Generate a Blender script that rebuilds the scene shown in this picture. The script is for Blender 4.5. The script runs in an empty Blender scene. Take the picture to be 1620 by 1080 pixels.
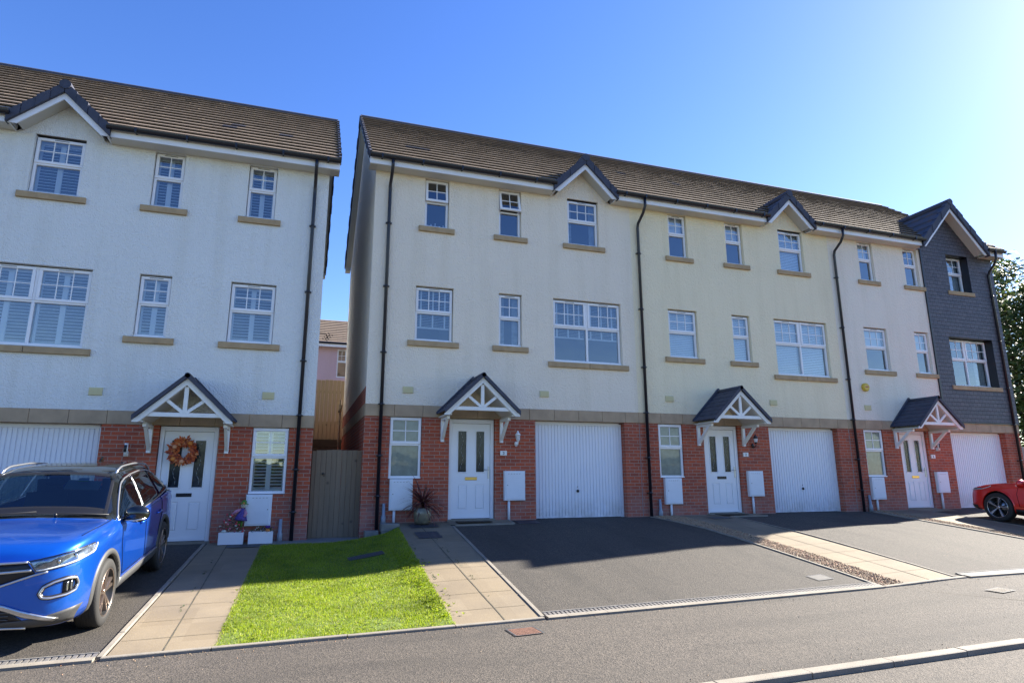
import bpy, bmesh, math, random
from mathutils import Vector, Matrix
from mathutils.bvhtree import BVHTree
from math import sin, cos, pi, radians as R
random.seed(7)
sc = bpy.context.scene

# ------------------------------------------------------------ camera, light, exposure
cam_d = bpy.data.cameras.new('camera'); cam = bpy.data.objects.new('camera', cam_d)
sc.collection.objects.link(cam); sc.camera = cam
cam_d.sensor_width = 36.0; cam_d.lens = 989.1 / 1620 * 36
cam_d.clip_start = 0.05; cam_d.clip_end = 5000
yaw, pitch, roll = 0.3235, 0.2148, 0.00337
fw = Vector((sin(yaw)*cos(pitch), cos(yaw)*cos(pitch), sin(pitch)))
rt = Vector((cos(yaw), -sin(yaw), 0)); up = rt.cross(fw)
r2 = rt*cos(roll) - up*sin(roll); u2 = up*cos(roll) + rt*sin(roll)
cam.matrix_world = Matrix(((r2.x, u2.x, -fw.x, 0), (r2.y, u2.y, -fw.y, -13.167), (r2.z, u2.z, -fw.z, .87), (0, 0, 0, 1)))

SUN = Vector((1.56, .348, 1.0)).normalized()
elev = math.asin(SUN.z); azim = math.atan2(SUN.x, SUN.y)
w = bpy.data.worlds.new('World'); sc.world = w; w.use_nodes = True
wn = w.node_tree; bg = wn.nodes['Background']
sky = wn.nodes.new('ShaderNodeTexSky'); sky.sky_type = 'NISHITA'; sky.sun_disc = False
sky.sun_elevation = elev; sky.sun_rotation = azim
sky.air_density = 1.0; sky.dust_density = .22; sky.ozone_density = 2.0
hsv = wn.nodes.new('ShaderNodeHueSaturation'); hsv.inputs['Saturation'].default_value = 1.29; hsv.inputs['Hue'].default_value = .518
wn.links.new(sky.outputs[0], hsv.inputs['Color']); wn.links.new(hsv.outputs[0], bg.inputs[0]); bg.inputs[1].default_value = .074
sd = bpy.data.lights.new('sun', 'SUN'); sd.energy = 5.0; sd.angle = R(.55); sd.color = (1, .93, .82)
so = bpy.data.objects.new('sun', sd); sc.collection.objects.link(so)
so.rotation_euler = SUN.to_track_quat('Z', 'Y').to_euler()
sc.view_settings.view_transform = 'Standard'; sc.view_settings.look = 'None'
sc.view_settings.exposure = 2.0; sc.view_settings.gamma = 1
sc.view_settings.use_curve_mapping = False

# ------------------------------------------------------------ materials
def newmat(name):
    m = bpy.data.materials.new(name); m.use_nodes = True
    nt = m.node_tree; return m, nt, nt.nodes['Principled BSDF']
def nd(nt, t, **k):
    n = nt.nodes.new(t)
    for a, b in k.items(): setattr(n, a, b)
    return n
def simple(name, col, rough=.5, metal=0, spec=.5, coat=0, var=0, vscale=6, bump=0, bscale=80):
    m, nt, p = newmat(name)
    p.inputs['Base Color'].default_value = (*col, 1); p.inputs['Roughness'].default_value = rough
    p.inputs['Metallic'].default_value = metal; p.inputs['Specular IOR Level'].default_value = spec
    if coat: p.inputs['Coat Weight'].default_value = coat; p.inputs['Coat Roughness'].default_value = .03
    if var or bump: g = nd(nt, 'ShaderNodeNewGeometry')
    if var:
        n = nd(nt, 'ShaderNodeTexNoise'); n.inputs['Scale'].default_value = vscale; n.inputs['Detail'].default_value = 6
        nt.links.new(g.outputs['Position'], n.inputs['Vector'])
        r = nd(nt, 'ShaderNodeMapRange'); r.inputs[1].default_value = .3; r.inputs[2].default_value = .7
        r.inputs[3].default_value = 1-var; r.inputs[4].default_value = 1+var
        nt.links.new(n.outputs[0], r.inputs[0])
        v = nd(nt, 'ShaderNodeVectorMath', operation='SCALE'); v.inputs[0].default_value = col
        nt.links.new(r.outputs[0], v.inputs['Scale']); nt.links.new(v.outputs[0], p.inputs['Base Color'])
    if bump:
        n = nd(nt, 'ShaderNodeTexNoise'); n.inputs['Scale'].default_value = bscale; n.inputs['Detail'].default_value = 4
        nt.links.new(g.outputs['Position'], n.inputs['Vector'])
        b = nd(nt, 'ShaderNodeBump'); b.inputs['Strength'].default_value = bump; b.inputs['Distance'].default_value = .01
        nt.links.new(n.outputs[0], b.inputs['Height']); nt.links.new(b.outputs[0], p.inputs['Normal'])
    return m
def ramp(nt, stops):
    r = nd(nt, 'ShaderNodeValToRGB'); e = r.color_ramp.elements
    e[0].position, e[0].color = stops[0][0], (*stops[0][1], 1)
    e[1].position, e[1].color = stops[-1][0], (*stops[-1][1], 1)
    for s, c in stops[1:-1]:
        q = e.new(s); q.color = (*c, 1)
    return r
def wallvec(nt):
    g = nd(nt, 'ShaderNodeNewGeometry'); s = nd(nt, 'ShaderNodeSeparateXYZ'); nt.links.new(g.outputs['Position'], s.inputs[0])
    a = nd(nt, 'ShaderNodeMath', operation='ADD'); nt.links.new(s.outputs[0], a.inputs[0]); nt.links.new(s.outputs[1], a.inputs[1])
    c = nd(nt, 'ShaderNodeCombineXYZ'); nt.links.new(a.outputs[0], c.inputs[0]); nt.links.new(s.outputs[2], c.inputs[1])
    return g, c
def mix(nt, fac, a, b, mode='MIX'):
    m = nd(nt, 'ShaderNodeMix', data_type='RGBA', blend_type=mode)
    for i, v in ((0, fac), (6, a), (7, b)):
        if isinstance(v, (int, float)): m.inputs[i].default_value = v
        elif isinstance(v, tuple): m.inputs[i].default_value = (*v, 1)
        else: nt.links.new(v, m.inputs[i])
    return m.outputs[2]
def noise(nt, vec, scale, detail=5, rough=.6):
    n = nd(nt, 'ShaderNodeTexNoise'); n.inputs['Scale'].default_value = scale; n.inputs['Detail'].default_value = detail
    n.inputs['Roughness'].default_value = rough
    nt.links.new(vec, n.inputs['Vector']); return n.outputs[0]
def maprange(nt, v, a, b, c, d):
    r = nd(nt, 'ShaderNodeMapRange')
    for i, q in enumerate((a, b, c, d)): r.inputs[i+1].default_value = q
    nt.links.new(v, r.inputs[0]); return r.outputs[0]
def bump(nt, h, p, strength, dist, prev=None):
    b = nd(nt, 'ShaderNodeBump'); b.inputs['Strength'].default_value = strength; b.inputs['Distance'].default_value = dist
    nt.links.new(h, b.inputs['Height'])
    if prev: nt.links.new(prev, b.inputs['Normal'])
    nt.links.new(b.outputs[0], p.inputs['Normal']); return b.outputs[0]

def brick_mat():
    m, nt, p = newmat('red brick'); g, c = wallvec(nt)
    b = nd(nt, 'ShaderNodeTexBrick'); nt.links.new(c.outputs[0], b.inputs['Vector'])
    b.inputs['Scale'].default_value = 1; b.inputs['Brick Width'].default_value = .225; b.inputs['Row Height'].default_value = .075
    b.inputs['Mortar Size'].default_value = .007; b.inputs['Mortar Smooth'].default_value = .3; b.inputs['Bias'].default_value = -.1
    b.inputs['Color1'].default_value = (.47, .076, .022, 1); b.inputs['Color2'].default_value = (.25, .040, .018, 1)
    b.inputs['Mortar'].default_value = (.36, .27, .21, 1)
    n1 = noise(nt, g.outputs['Position'], 2.2, 4); n2 = noise(nt, g.outputs['Position'], 45, 5)
    c1 = mix(nt, maprange(nt, n1, .5, .8, 0, .45), b.outputs['Color'], (.20, .075, .06))
    c2 = mix(nt, maprange(nt, n2, .35, .7, 0, .45), c1, (.30, .13, .09))
    # pale efflorescence near the ground
    s = nd(nt, 'ShaderNodeSeparateXYZ'); nt.links.new(g.outputs['Position'], s.inputs[0])
    ef = nd(nt, 'ShaderNodeMath', operation='MULTIPLY'); nt.links.new(maprange(nt, s.outputs[2], .1, .65, .5, 0), ef.inputs[0])
    nt.links.new(maprange(nt, n1, .3, .6, 0, 1), ef.inputs[1])
    c3 = mix(nt, ef.outputs[0], c2, (.36, .24, .21))
    nt.links.new(c3, p.inputs['Base Color']); p.inputs['Roughness'].default_value = .85
    inv = nd(nt, 'ShaderNodeMath', operation='SUBTRACT'); inv.inputs[0].default_value = 1; nt.links.new(b.outputs['Fac'], inv.inputs[1])
    x = bump(nt, inv.outputs[0], p, .6, .006); bump(nt, n2, p, .4, .003, x)
    return m
def render_mat(name, col):
    m, nt, p = newmat(name); g = nd(nt, 'ShaderNodeNewGeometry'); P = g.outputs['Position']
    n1 = noise(nt, P, .55, 6); n2 = noise(nt, P, 55, 4); n3 = noise(nt, P, 14, 3)
    mp = nd(nt, 'ShaderNodeMapping'); mp.inputs['Scale'].default_value = (3.0, 3.0, .22); nt.links.new(P, mp.inputs[0])
    n4 = noise(nt, mp.outputs[0], 1.0, 5)
    c = mix(nt, maprange(nt, n1, .35, .7, 0, .22), col, tuple(q*.80 for q in col))
    c = mix(nt, maprange(nt, n4, .48, .8, 0, .4), c, (col[0]*.72, col[1]*.69, col[2]*.6))
    c = mix(nt, maprange(nt, n2, .3, .7, .14, 0), c, tuple(q*.6 for q in col))
    nt.links.new(c, p.inputs['Base Color']); p.inputs['Roughness'].default_value = .9
    v = nd(nt, 'ShaderNodeTexVoronoi'); v.inputs['Scale'].default_value = 42; nt.links.new(P, v.inputs['Vector'])
    x = bump(nt, v.outputs['Distance'], p, .7, .015); x = bump(nt, n2, p, .7, .012, x); bump(nt, n3, p, .5, .03, x)
    return m
def tile_mat(name, a, b, cc, tw=.3):
    m, nt, p = newmat(name); g = nd(nt, 'ShaderNodeNewGeometry'); P = g.outputs['Position']
    wn_ = nd(nt, 'ShaderNodeTexWhiteNoise', noise_dimensions='3D')
    sn = nd(nt, 'ShaderNodeVectorMath', operation='SNAP'); sn.inputs[1].default_value = (tw, .248, .202)
    nt.links.new(P, sn.inputs[0]); nt.links.new(sn.outputs[0], wn_.inputs['Vector'])
    r = ramp(nt, [(0, a), (.5, b), (1, cc)]); nt.links.new(wn_.outputs[0], r.inputs[0])
    n1 = noise(nt, P, .8, 5); n2 = noise(nt, P, 60, 4)
    c = mix(nt, maprange(nt, n1, .35, .7, 0, .5), r.outputs[0], b)
    c = mix(nt, maprange(nt, n2, .35, .7, .25, 0), c, tuple(q*.55 for q in b))
    nt.links.new(c, p.inputs['Base Color']); p.inputs['Roughness'].default_value = .8
    bump(nt, n2, p, .4, .004); return m
def slate_mat():
    m, nt, p = newmat('slate cladding'); g, c = wallvec(nt)
    b = nd(nt, 'ShaderNodeTexBrick'); nt.links.new(c.outputs[0], b.inputs['Vector'])
    b.inputs['Scale'].default_value = 1; b.inputs['Brick Width'].default_value = .17; b.inputs['Row Height'].default_value = .115
    b.inputs['Mortar Size'].default_value = .008; b.inputs['Mortar Smooth'].default_value = .2
    b.inputs['Color1'].default_value = (.082, .066, .070, 1); b.inputs['Color2'].default_value = (.048, .040, .045, 1)
    b.inputs['Mortar'].default_value = (.006, .006, .008, 1)
    n2 = noise(nt, g.outputs['Position'], 25, 5)
    nt.links.new(mix(nt, maprange(nt, n2, .35, .7, 0, .4), b.outputs['Color'], (.10, .093, .10)), p.inputs['Base Color'])
    p.inputs['Roughness'].default_value = .55
    inv = nd(nt, 'ShaderNodeMath', operation='SUBTRACT'); inv.inputs[0].default_value = 1; nt.links.new(b.outputs['Fac'], inv.inputs[1])
    x = bump(nt, inv.outputs[0], p, .8, .006)
    # every course leans out towards its lower edge
    s = nd(nt, 'ShaderNodeSeparateXYZ'); nt.links.new(c.outputs[0], s.inputs[0])
    fr = nd(nt, 'ShaderNodeMath', operation='MULTIPLY'); fr.inputs[1].default_value = 1/.115; nt.links.new(s.outputs[1], fr.inputs[0])
    f2 = nd(nt, 'ShaderNodeMath', operation='FRACT'); nt.links.new(fr.outputs[0], f2.inputs[0])
    f3 = nd(nt, 'ShaderNodeMath', operation='SUBTRACT'); f3.inputs[0].default_value = 1; nt.links.new(f2.outputs[0], f3.inputs[1])
    bump(nt, f3.outputs[0], p, .9, .014, x); return m
def asphalt_mat(name, lo, hi, patch):
    m, nt, p = newmat(name); g = nd(nt, 'ShaderNodeNewGeometry'); P = g.outputs['Position']
    v = nd(nt, 'ShaderNodeTexVoronoi'); v.inputs['Scale'].default_value = 75; nt.links.new(P, v.inputs['Vector'])
    r = ramp(nt, [(0, lo), (.55, tuple((a+b)/2 for a, b in zip(lo, hi))), (1, hi)]); 
    wv = nd(nt, 'ShaderNodeSeparateColor'); nt.links.new(v.outputs['Color'], wv.inputs[0]); nt.links.new(wv.outputs[0], r.inputs[0])
    n1 = noise(nt, P, .7, 6); n2 = noise(nt, P, 5, 5); n3 = noise(nt, P, 220, 2)
    c = mix(nt, maprange(nt, n1, .38, .66, 0, .55), r.outputs[0], patch)
    c = mix(nt, maprange(nt, n2, .58, .74, 0, .35), c, tuple(q*.55 for q in lo))
    c = mix(nt, maprange(nt, n3, .3, .7, .3, 0), c, tuple(q*.5 for q in lo))
    mp = nd(nt, 'ShaderNodeMapping'); mp.inputs['Scale'].default_value = (1.7, .28, 1) if 'drive' in name else (.22, 1.5, 1); nt.links.new(P, mp.inputs[0])
    n4 = noise(nt, mp.outputs[0], 1.0, 6); c = mix(nt, maprange(nt, n4, .5, .68, 0, .42), c, tuple(q*.75 for q in lo))
    n5 = noise(nt, P, 2.1, 8, .7); c = mix(nt, maprange(nt, n5, .63, .72, 0, .5), c, tuple(q*.5 for q in lo))
    n6 = noise(nt, P, 1.4, 7, .7); c = mix(nt, maprange(nt, n6, .62, .75, 0, .35), c, tuple(q*1.3 for q in hi))
    nt.links.new(c, p.inputs['Base Color']); p.inputs['Roughness'].default_value = .88
    x = bump(nt, v.outputs['Distance'], p, .7, .006); bump(nt, n3, p, .6, .004, x)
    return m
def slab_mat():
    m, nt, p = newmat('paving slabs'); g = nd(nt, 'ShaderNodeNewGeometry'); P = g.outputs['Position']
    n1 = noise(nt, P, 1.3, 6); n2 = noise(nt, P, 90, 4)
    wn_ = nd(nt, 'ShaderNodeTexWhiteNoise', noise_dimensions='2D')
    sn = nd(nt, 'ShaderNodeVectorMath', operation='SNAP'); sn.inputs[1].default_value = (.51, .62, 50)
    nt.links.new(P, sn.inputs[0]); nt.links.new(sn.outputs[0], wn_.inputs['Vector'])
    c = mix(nt, wn_.outputs[0], (.215, .168, .105), (.26, .208, .135))
    c = mix(nt, maprange(nt, n1, .4, .7, 0, .55), c, (.135, .11, .08))
    c = mix(nt, maprange(nt, n2, .35, .65, .35, 0), c, (.12, .09, .055))
    nt.links.new(c, p.inputs['Base Color']); p.inputs['Roughness'].default_value = .85
    bump(nt, n2, p, .5, .004); return m
def gravel_mat():
    m, nt, p = newmat('gravel stones'); g = nd(nt, 'ShaderNodeNewGeometry')
    r = ramp(nt, [(0, (.14, .10, .06)), (.35, (.40, .26, .14)), (.6, (.27, .20, .13)), (.8, (.50, .37, .23)), (1, (.36, .15, .08))])
    nt.links.new(g.outputs['Random Per Island'], r.inputs[0]); nt.links.new(r.outputs[0], p.inputs['Base Color'])
    p.inputs['Roughness'].default_value = .8; return m
def leaf_mat(name, stops, trans=.35, rough=.55):
    m, nt, p = newmat(name); g = nd(nt, 'ShaderNodeNewGeometry')
    r0 = ramp(nt, stops); nt.links.new(g.outputs['Random Per Island'], r0.inputs[0])
    class _O: outputs = [r0.outputs[0]]
    r = _O()
    if name == 'grass blades':
        k = mix(nt, maprange(nt, noise(nt, g.outputs['Position'], 1.7, 6, .65), .46, .66, 0, .6), r0.outputs[0], tuple(q*.55 for q in stops[0][1]))
        r.outputs = [mix(nt, maprange(nt, noise(nt, g.outputs['Position'], 4.3, 5, .7), .60, .72, 0, .7), k, (.26, .21, .08))]
    nt.links.new(r.outputs[0], p.inputs['Base Color']); p.inputs['Roughness'].default_value = rough
    t = nd(nt, 'ShaderNodeBsdfTranslucent'); ms = nd(nt, 'ShaderNodeMixShader'); ms.inputs[0].default_value = trans
    hs = nd(nt, 'ShaderNodeHueSaturation'); hs.inputs['Value'].default_value = 1.3; nt.links.new(r.outputs[0], hs.inputs['Color'])
    nt.links.new(hs.outputs[0], t.inputs[0])
    nt.links.new(p.outputs[0], ms.inputs[1]); nt.links.new(t.outputs[0], ms.inputs[2])
    nt.links.new(ms.outputs[0], nt.nodes['Material Output'].inputs[0]); return m
def glass_mat(name, refl=.15, tint=(.80, .87, .92), wave=.02):
    m, nt, p = newmat(name); nt.nodes.remove(p)
    t = nd(nt, 'ShaderNodeBsdfTransparent'); t.inputs[0].default_value = (*tint, 1)
    gl = nd(nt, 'ShaderNodeBsdfGlossy'); gl.inputs['Roughness'].default_value = .015; gl.inputs[0].default_value = (.9, .95, 1, 1)
    f = nd(nt, 'ShaderNodeFresnel'); f.inputs[0].default_value = 1.5
    a = nd(nt, 'ShaderNodeMath', operation='ADD'); a.use_clamp = True; a.inputs[1].default_value = refl; nt.links.new(f.outputs[0], a.inputs[0])
    ms = nd(nt, 'ShaderNodeMixShader'); nt.links.new(a.outputs[0], ms.inputs[0])
    nt.links.new(t.outputs[0], ms.inputs[1]); nt.links.new(gl.outputs[0], ms.inputs[2])
    nt.links.new(ms.outputs[0], nt.nodes['Material Output'].inputs[0])
    if wave:
        g = nd(nt, 'ShaderNodeNewGeometry'); n = noise(nt, g.outputs['Position'], 1.6, 2)
        b = nd(nt, 'ShaderNodeBump'); b.inputs['Strength'].default_value = wave*4; b.inputs['Distance'].default_value = .05
        nt.links.new(n, b.inputs['Height']); nt.links.new(b.outputs[0], gl.inputs['Normal'])
    return m
def wood_mat(name, a, b, board=.1):
    m, nt, p = newmat(name); g = nd(nt, 'ShaderNodeNewGeometry'); P = g.outputs['Position']
    mp = nd(nt, 'ShaderNodeMapping'); mp.inputs['Scale'].default_value = (22, 22, 1.6); nt.links.new(P, mp.inputs[0])
    n1 = noise(nt, mp.outputs[0], 1, 6); n2 = noise(nt, P, 1.5, 3)
    wn_ = nd(nt, 'ShaderNodeTexWhiteNoise', noise_dimensions='1D'); s = nd(nt, 'ShaderNodeSeparateXYZ'); nt.links.new(P, s.inputs[0])
    sn = nd(nt, 'ShaderNodeMath', operation='SNAP'); sn.inputs[1].default_value = board; nt.links.new(s.outputs[0], sn.inputs[0]); nt.links.new(sn.outputs[0], wn_.inputs['W'])
    v = nd(nt, 'ShaderNodeTexVoronoi'); v.inputs['Scale'].default_value = 3.2; nt.links.new(P, v.inputs['Vector'])
    c = mix(nt, n1, a, b); c = mix(nt, maprange(nt, wn_.outputs[0], 0, 1, 0, .35), c, tuple(q*.6 for q in a))
    c = mix(nt, maprange(nt, v.outputs['Distance'], .05, .12, .8, 0), c, tuple(q*.25 for q in a))
    c = mix(nt, maprange(nt, n2, .5, .7, 0, .3), c, tuple(q*.6 for q in a))
    nt.links.new(c, p.inputs['Base Color']); p.inputs['Roughness'].default_value = .85; bump(nt, n1, p, .4, .004); return m
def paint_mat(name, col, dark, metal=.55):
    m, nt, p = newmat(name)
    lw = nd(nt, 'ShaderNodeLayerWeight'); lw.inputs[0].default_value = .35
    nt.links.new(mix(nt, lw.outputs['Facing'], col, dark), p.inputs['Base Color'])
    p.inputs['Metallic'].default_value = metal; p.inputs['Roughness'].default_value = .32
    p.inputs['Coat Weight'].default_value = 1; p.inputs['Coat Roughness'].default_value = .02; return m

def dirty_white():
    m, nt, p = newmat('white garage steel'); g = nd(nt, 'ShaderNodeNewGeometry'); P = g.outputs['Position']; sp = nd(nt, 'ShaderNodeSeparateXYZ'); nt.links.new(P, sp.inputs[0])
    n1 = noise(nt, P, 3, 6, .7); n2 = noise(nt, P, .8, 4)
    a = nd(nt, 'ShaderNodeMath', operation='MULTIPLY'); nt.links.new(maprange(nt, sp.outputs[2], -.1, .45, .7, 0), a.inputs[0]); nt.links.new(maprange(nt, n1, .35, .65, 0, 1), a.inputs[1])
    c = mix(nt, maprange(nt, n2, .35, .7, 0, .12), (.74, .75, .80), (.62, .62, .62)); c = mix(nt, a.outputs[0], c, (.36, .32, .26))
    c = mix(nt, maprange(nt, noise(nt, P, 14, 5, .7), .66, .78, 0, .3), c, (.45, .42, .38))
    nt.links.new(c, p.inputs['Base Color']); p.inputs['Roughness'].default_value = .4; return m
M = dict(
 brick=brick_mat(), stone=simple('stone band', (.40, .29, .185), .85, var=.15, vscale=4, bump=.3),
 sill=simple('tan stone sill', (.40, .28, .155), .85, var=.14, vscale=7, bump=.25),
 r_l=render_mat('white render', (.77, .775, .75)), r_1=render_mat('off white render', (.86, .76, .62)),
 r_2=render_mat('cream render', (.89, .775, .545)), r_3=render_mat('pale blush render', (.87, .775, .65)),
 pink=render_mat('pink render', (.62, .42, .42)),
 tile=tile_mat('brown roof tiles', (.175, .132, .092), (.205, .153, .106), (.235, .172, .118)),
 tiled=tile_mat('grey roof tiles', (.060, .062, .082), (.066, .068, .09), (.095, .075, .08)),
 slate=slate_mat(), dark=simple('dark slate grey caps', (.052, .056, .080), .7, spec=.35, var=.15, bump=.2),
 gut=simple('black gutter plastic', (.012, .012, .018), .35), white=simple('white upvc', (.78, .78, .80), .32, var=.03, vscale=2),
 soff=simple('soffit board', (.60, .57, .50), .5), bargeb=simple('grey tan timber trim', (.5, .48, .43), .5),  # gable soffit and verge board trim: one even grey tan colour
 wpaint=simple('white painted timber', (.74, .75, .74), .5, var=.05, vscale=8), gar=dirty_white(),
 door=simple('white door', (.76, .77, .80), .35, var=.02, vscale=2), glass=glass_mat('window glass'),
 frost=simple('frosted glass', (.16, .19, .17), .25, coat=.8, var=.18, vscale=9), dglass=simple('dark leaded glass', (.02, .025, .028), .2, spec=.3, coat=.2, var=.5, vscale=14),
 blind=simple('white blind', (.84, .85, .86), .6), inner=simple('room wall', (.22, .21, .20), .9), curt=simple('curtain cloth', (.5, .52, .54), .9, var=.2, vscale=12),
 brass=simple('brass', (.65, .42, .12), .3, metal=1), black=simple('black plastic', (.012, .012, .014), .4), steel=simple('satin steel', (.55, .55, .55), .3, metal=1),
 box=simple('meter box plastic', (.70, .73, .77), .5, var=.03), vent=simple('cream vent', (.60, .54, .31), .6), cond=simple('white conduit', (.7, .72, .75), .45),
 stub=simple('grey pipe cover', (.28, .31, .35), .5), yel=simple('yellow alarm box', (.62, .42, .04), .4), redm=simple('red mark', (.4, .03, .03), .5),
 asph=asphalt_mat('drive asphalt', (.022, .020, .017), (.100, .084, .066), (.050, .043, .035)),
 asph2=asphalt_mat('pavement asphalt', (.027, .024, .020), (.135, .112, .088), (.066, .056, .045)),
 road=asphalt_mat('road asphalt', (.032, .028, .024), (.155, .13, .102), (.077, .066, .053)),
 slab=slab_mat(), conc=simple('pale concrete edging', (.225, .20, .16), .85, var=.15, vscale=5, bump=.3),
 concd=simple('grey concrete', (.20, .19, .17), .85, var=.2, vscale=5, bump=.3), joint=simple('dark joint', (.085, .075, .05), .9, var=.4, vscale=9),
 soil=simple('soil', (.06, .045, .03), .95, var=.4, vscale=10), turf=simple('turf base', (.030, .034, .018), .95, var=.4, vscale=5), gravel=gravel_mat(),
 grass=leaf_mat('grass blades', [(0, (.15, .22, .010)), (.5, (.26, .35, .012)), (.85, (.36, .44, .02)), (1, (.46, .40, .11))], .45),
 iron=simple('grey iron cover', (.07, .075, .085), .6, metal=.3, var=.3, vscale=25, bump=.5), rust=simple('rusty iron', (.15, .07, .045), .9, var=.3, vscale=30, bump=.6, bscale=120),
 grate=simple('galvanised grating', (.17, .16, .15), .6, metal=.2), mat=simple('brown doormat', (.05, .035, .02), .95, var=.2, vscale=60),
 gate=wood_mat('weathered gate wood', (.29, .215, .14), (.14, .10, .068)), fence=wood_mat('warm fence wood', (.26, .20, .125), (.15, .11, .068), .12),
 fenceg=wood_mat('grey fence wood', (.40, .38, .34), (.25, .23, .2)), sleeper=simple('dark sleepers', (.02, .018, .014), .9, var=.3),
 leaf=leaf_mat('tree leaves', [(0, (.035, .06, .014)), (.5, (.075, .12, .025)), (.85, (.13, .17, .04)), (1, (.18, .19, .06))]), bark=simple('bark', (.11, .085, .06), .9, var=.3, bump=.6, bscale=20),
 cord=leaf_mat('dark red spiky leaves', [(0, (.05, .012, .015)), (.6, (.12, .03, .03)), (1, (.20, .10, .06))], .2), pot=simple('glazed olive pot', (.17, .15, .10), .3, coat=.5, var=.35, vscale=12),
 gleaf=leaf_mat('planter leaves', [(0, (.02, .05, .015)), (.6, (.05, .10, .03)), (1, (.10, .16, .06))], .2),
 fred=simple('red petals', (.55, .04, .06), .6), fpink=simple('pink petals', (.60, .16, .22), .6), fwhite=simple('white petals', (.6, .62, .55), .6), fpurp=simple('purple petals', (.08, .03, .25), .6),
 orange=simple('orange pumpkin', (.60, .20, .03), .5), peach=simple('peach pumpkin', (.62, .30, .16), .5),
 autumn=leaf_mat('autumn leaves', [(0, (.14, .02, .01)), (.35, (.42, .06, .012)), (.7, (.58, .13, .02)), (1, (.62, .28, .12))], .2),
 dollg=simple('green cloth', (.10, .22, .03), .8, var=.2, vscale=30), dollp=simple('purple cloth', (.09, .06, .24), .8, var=.3, vscale=30), dollk=simple('pink cloth', (.50, .22, .30), .8, var=.3, vscale=40), dollf=simple('cream cloth', (.6, .55, .45), .8),
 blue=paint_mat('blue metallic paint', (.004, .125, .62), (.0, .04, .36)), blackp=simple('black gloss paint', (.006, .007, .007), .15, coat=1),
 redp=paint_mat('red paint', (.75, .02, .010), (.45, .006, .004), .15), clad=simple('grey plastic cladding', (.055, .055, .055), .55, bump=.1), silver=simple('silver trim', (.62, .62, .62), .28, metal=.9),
 chrome=simple('chrome', (.8, .8, .8), .08, metal=1), rubber=simple('tyre rubber', (.022, .021, .020), .75, bump=.2), cglass=glass_mat('car glass', .04, (.30, .38, .37), 0),
 lamp=glass_mat('headlamp lens', .12, (.92, .95, 1), 0), rim=simple('bronze grey alloy', (.38, .30, .25), .3, metal=.9), rimd=simple('alloy recess black', (.015, .015, .015), .4),
 rims=simple('machined alloy', (.62, .62, .64), .22, metal=.95), disc=simple('brake disc', (.35, .35, .36), .35, metal=1), seat=simple('dark car interior', (.03, .035, .038), .8), dash=simple('car dashboard', (.10, .115, .115), .6), visor=simple('grey sun visor', (.30, .36, .35), .8),
 gap=simple('panel gap', (.004, .004, .006), .9, spec=.1), stick=simple('white sticker', (.6, .7, .75), .5), stickg=simple('green sticker edge', (.25, .5, .05), .5), lampw=simple('lamp glass', (.55, .58, .6), .2, coat=1),
)

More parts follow.
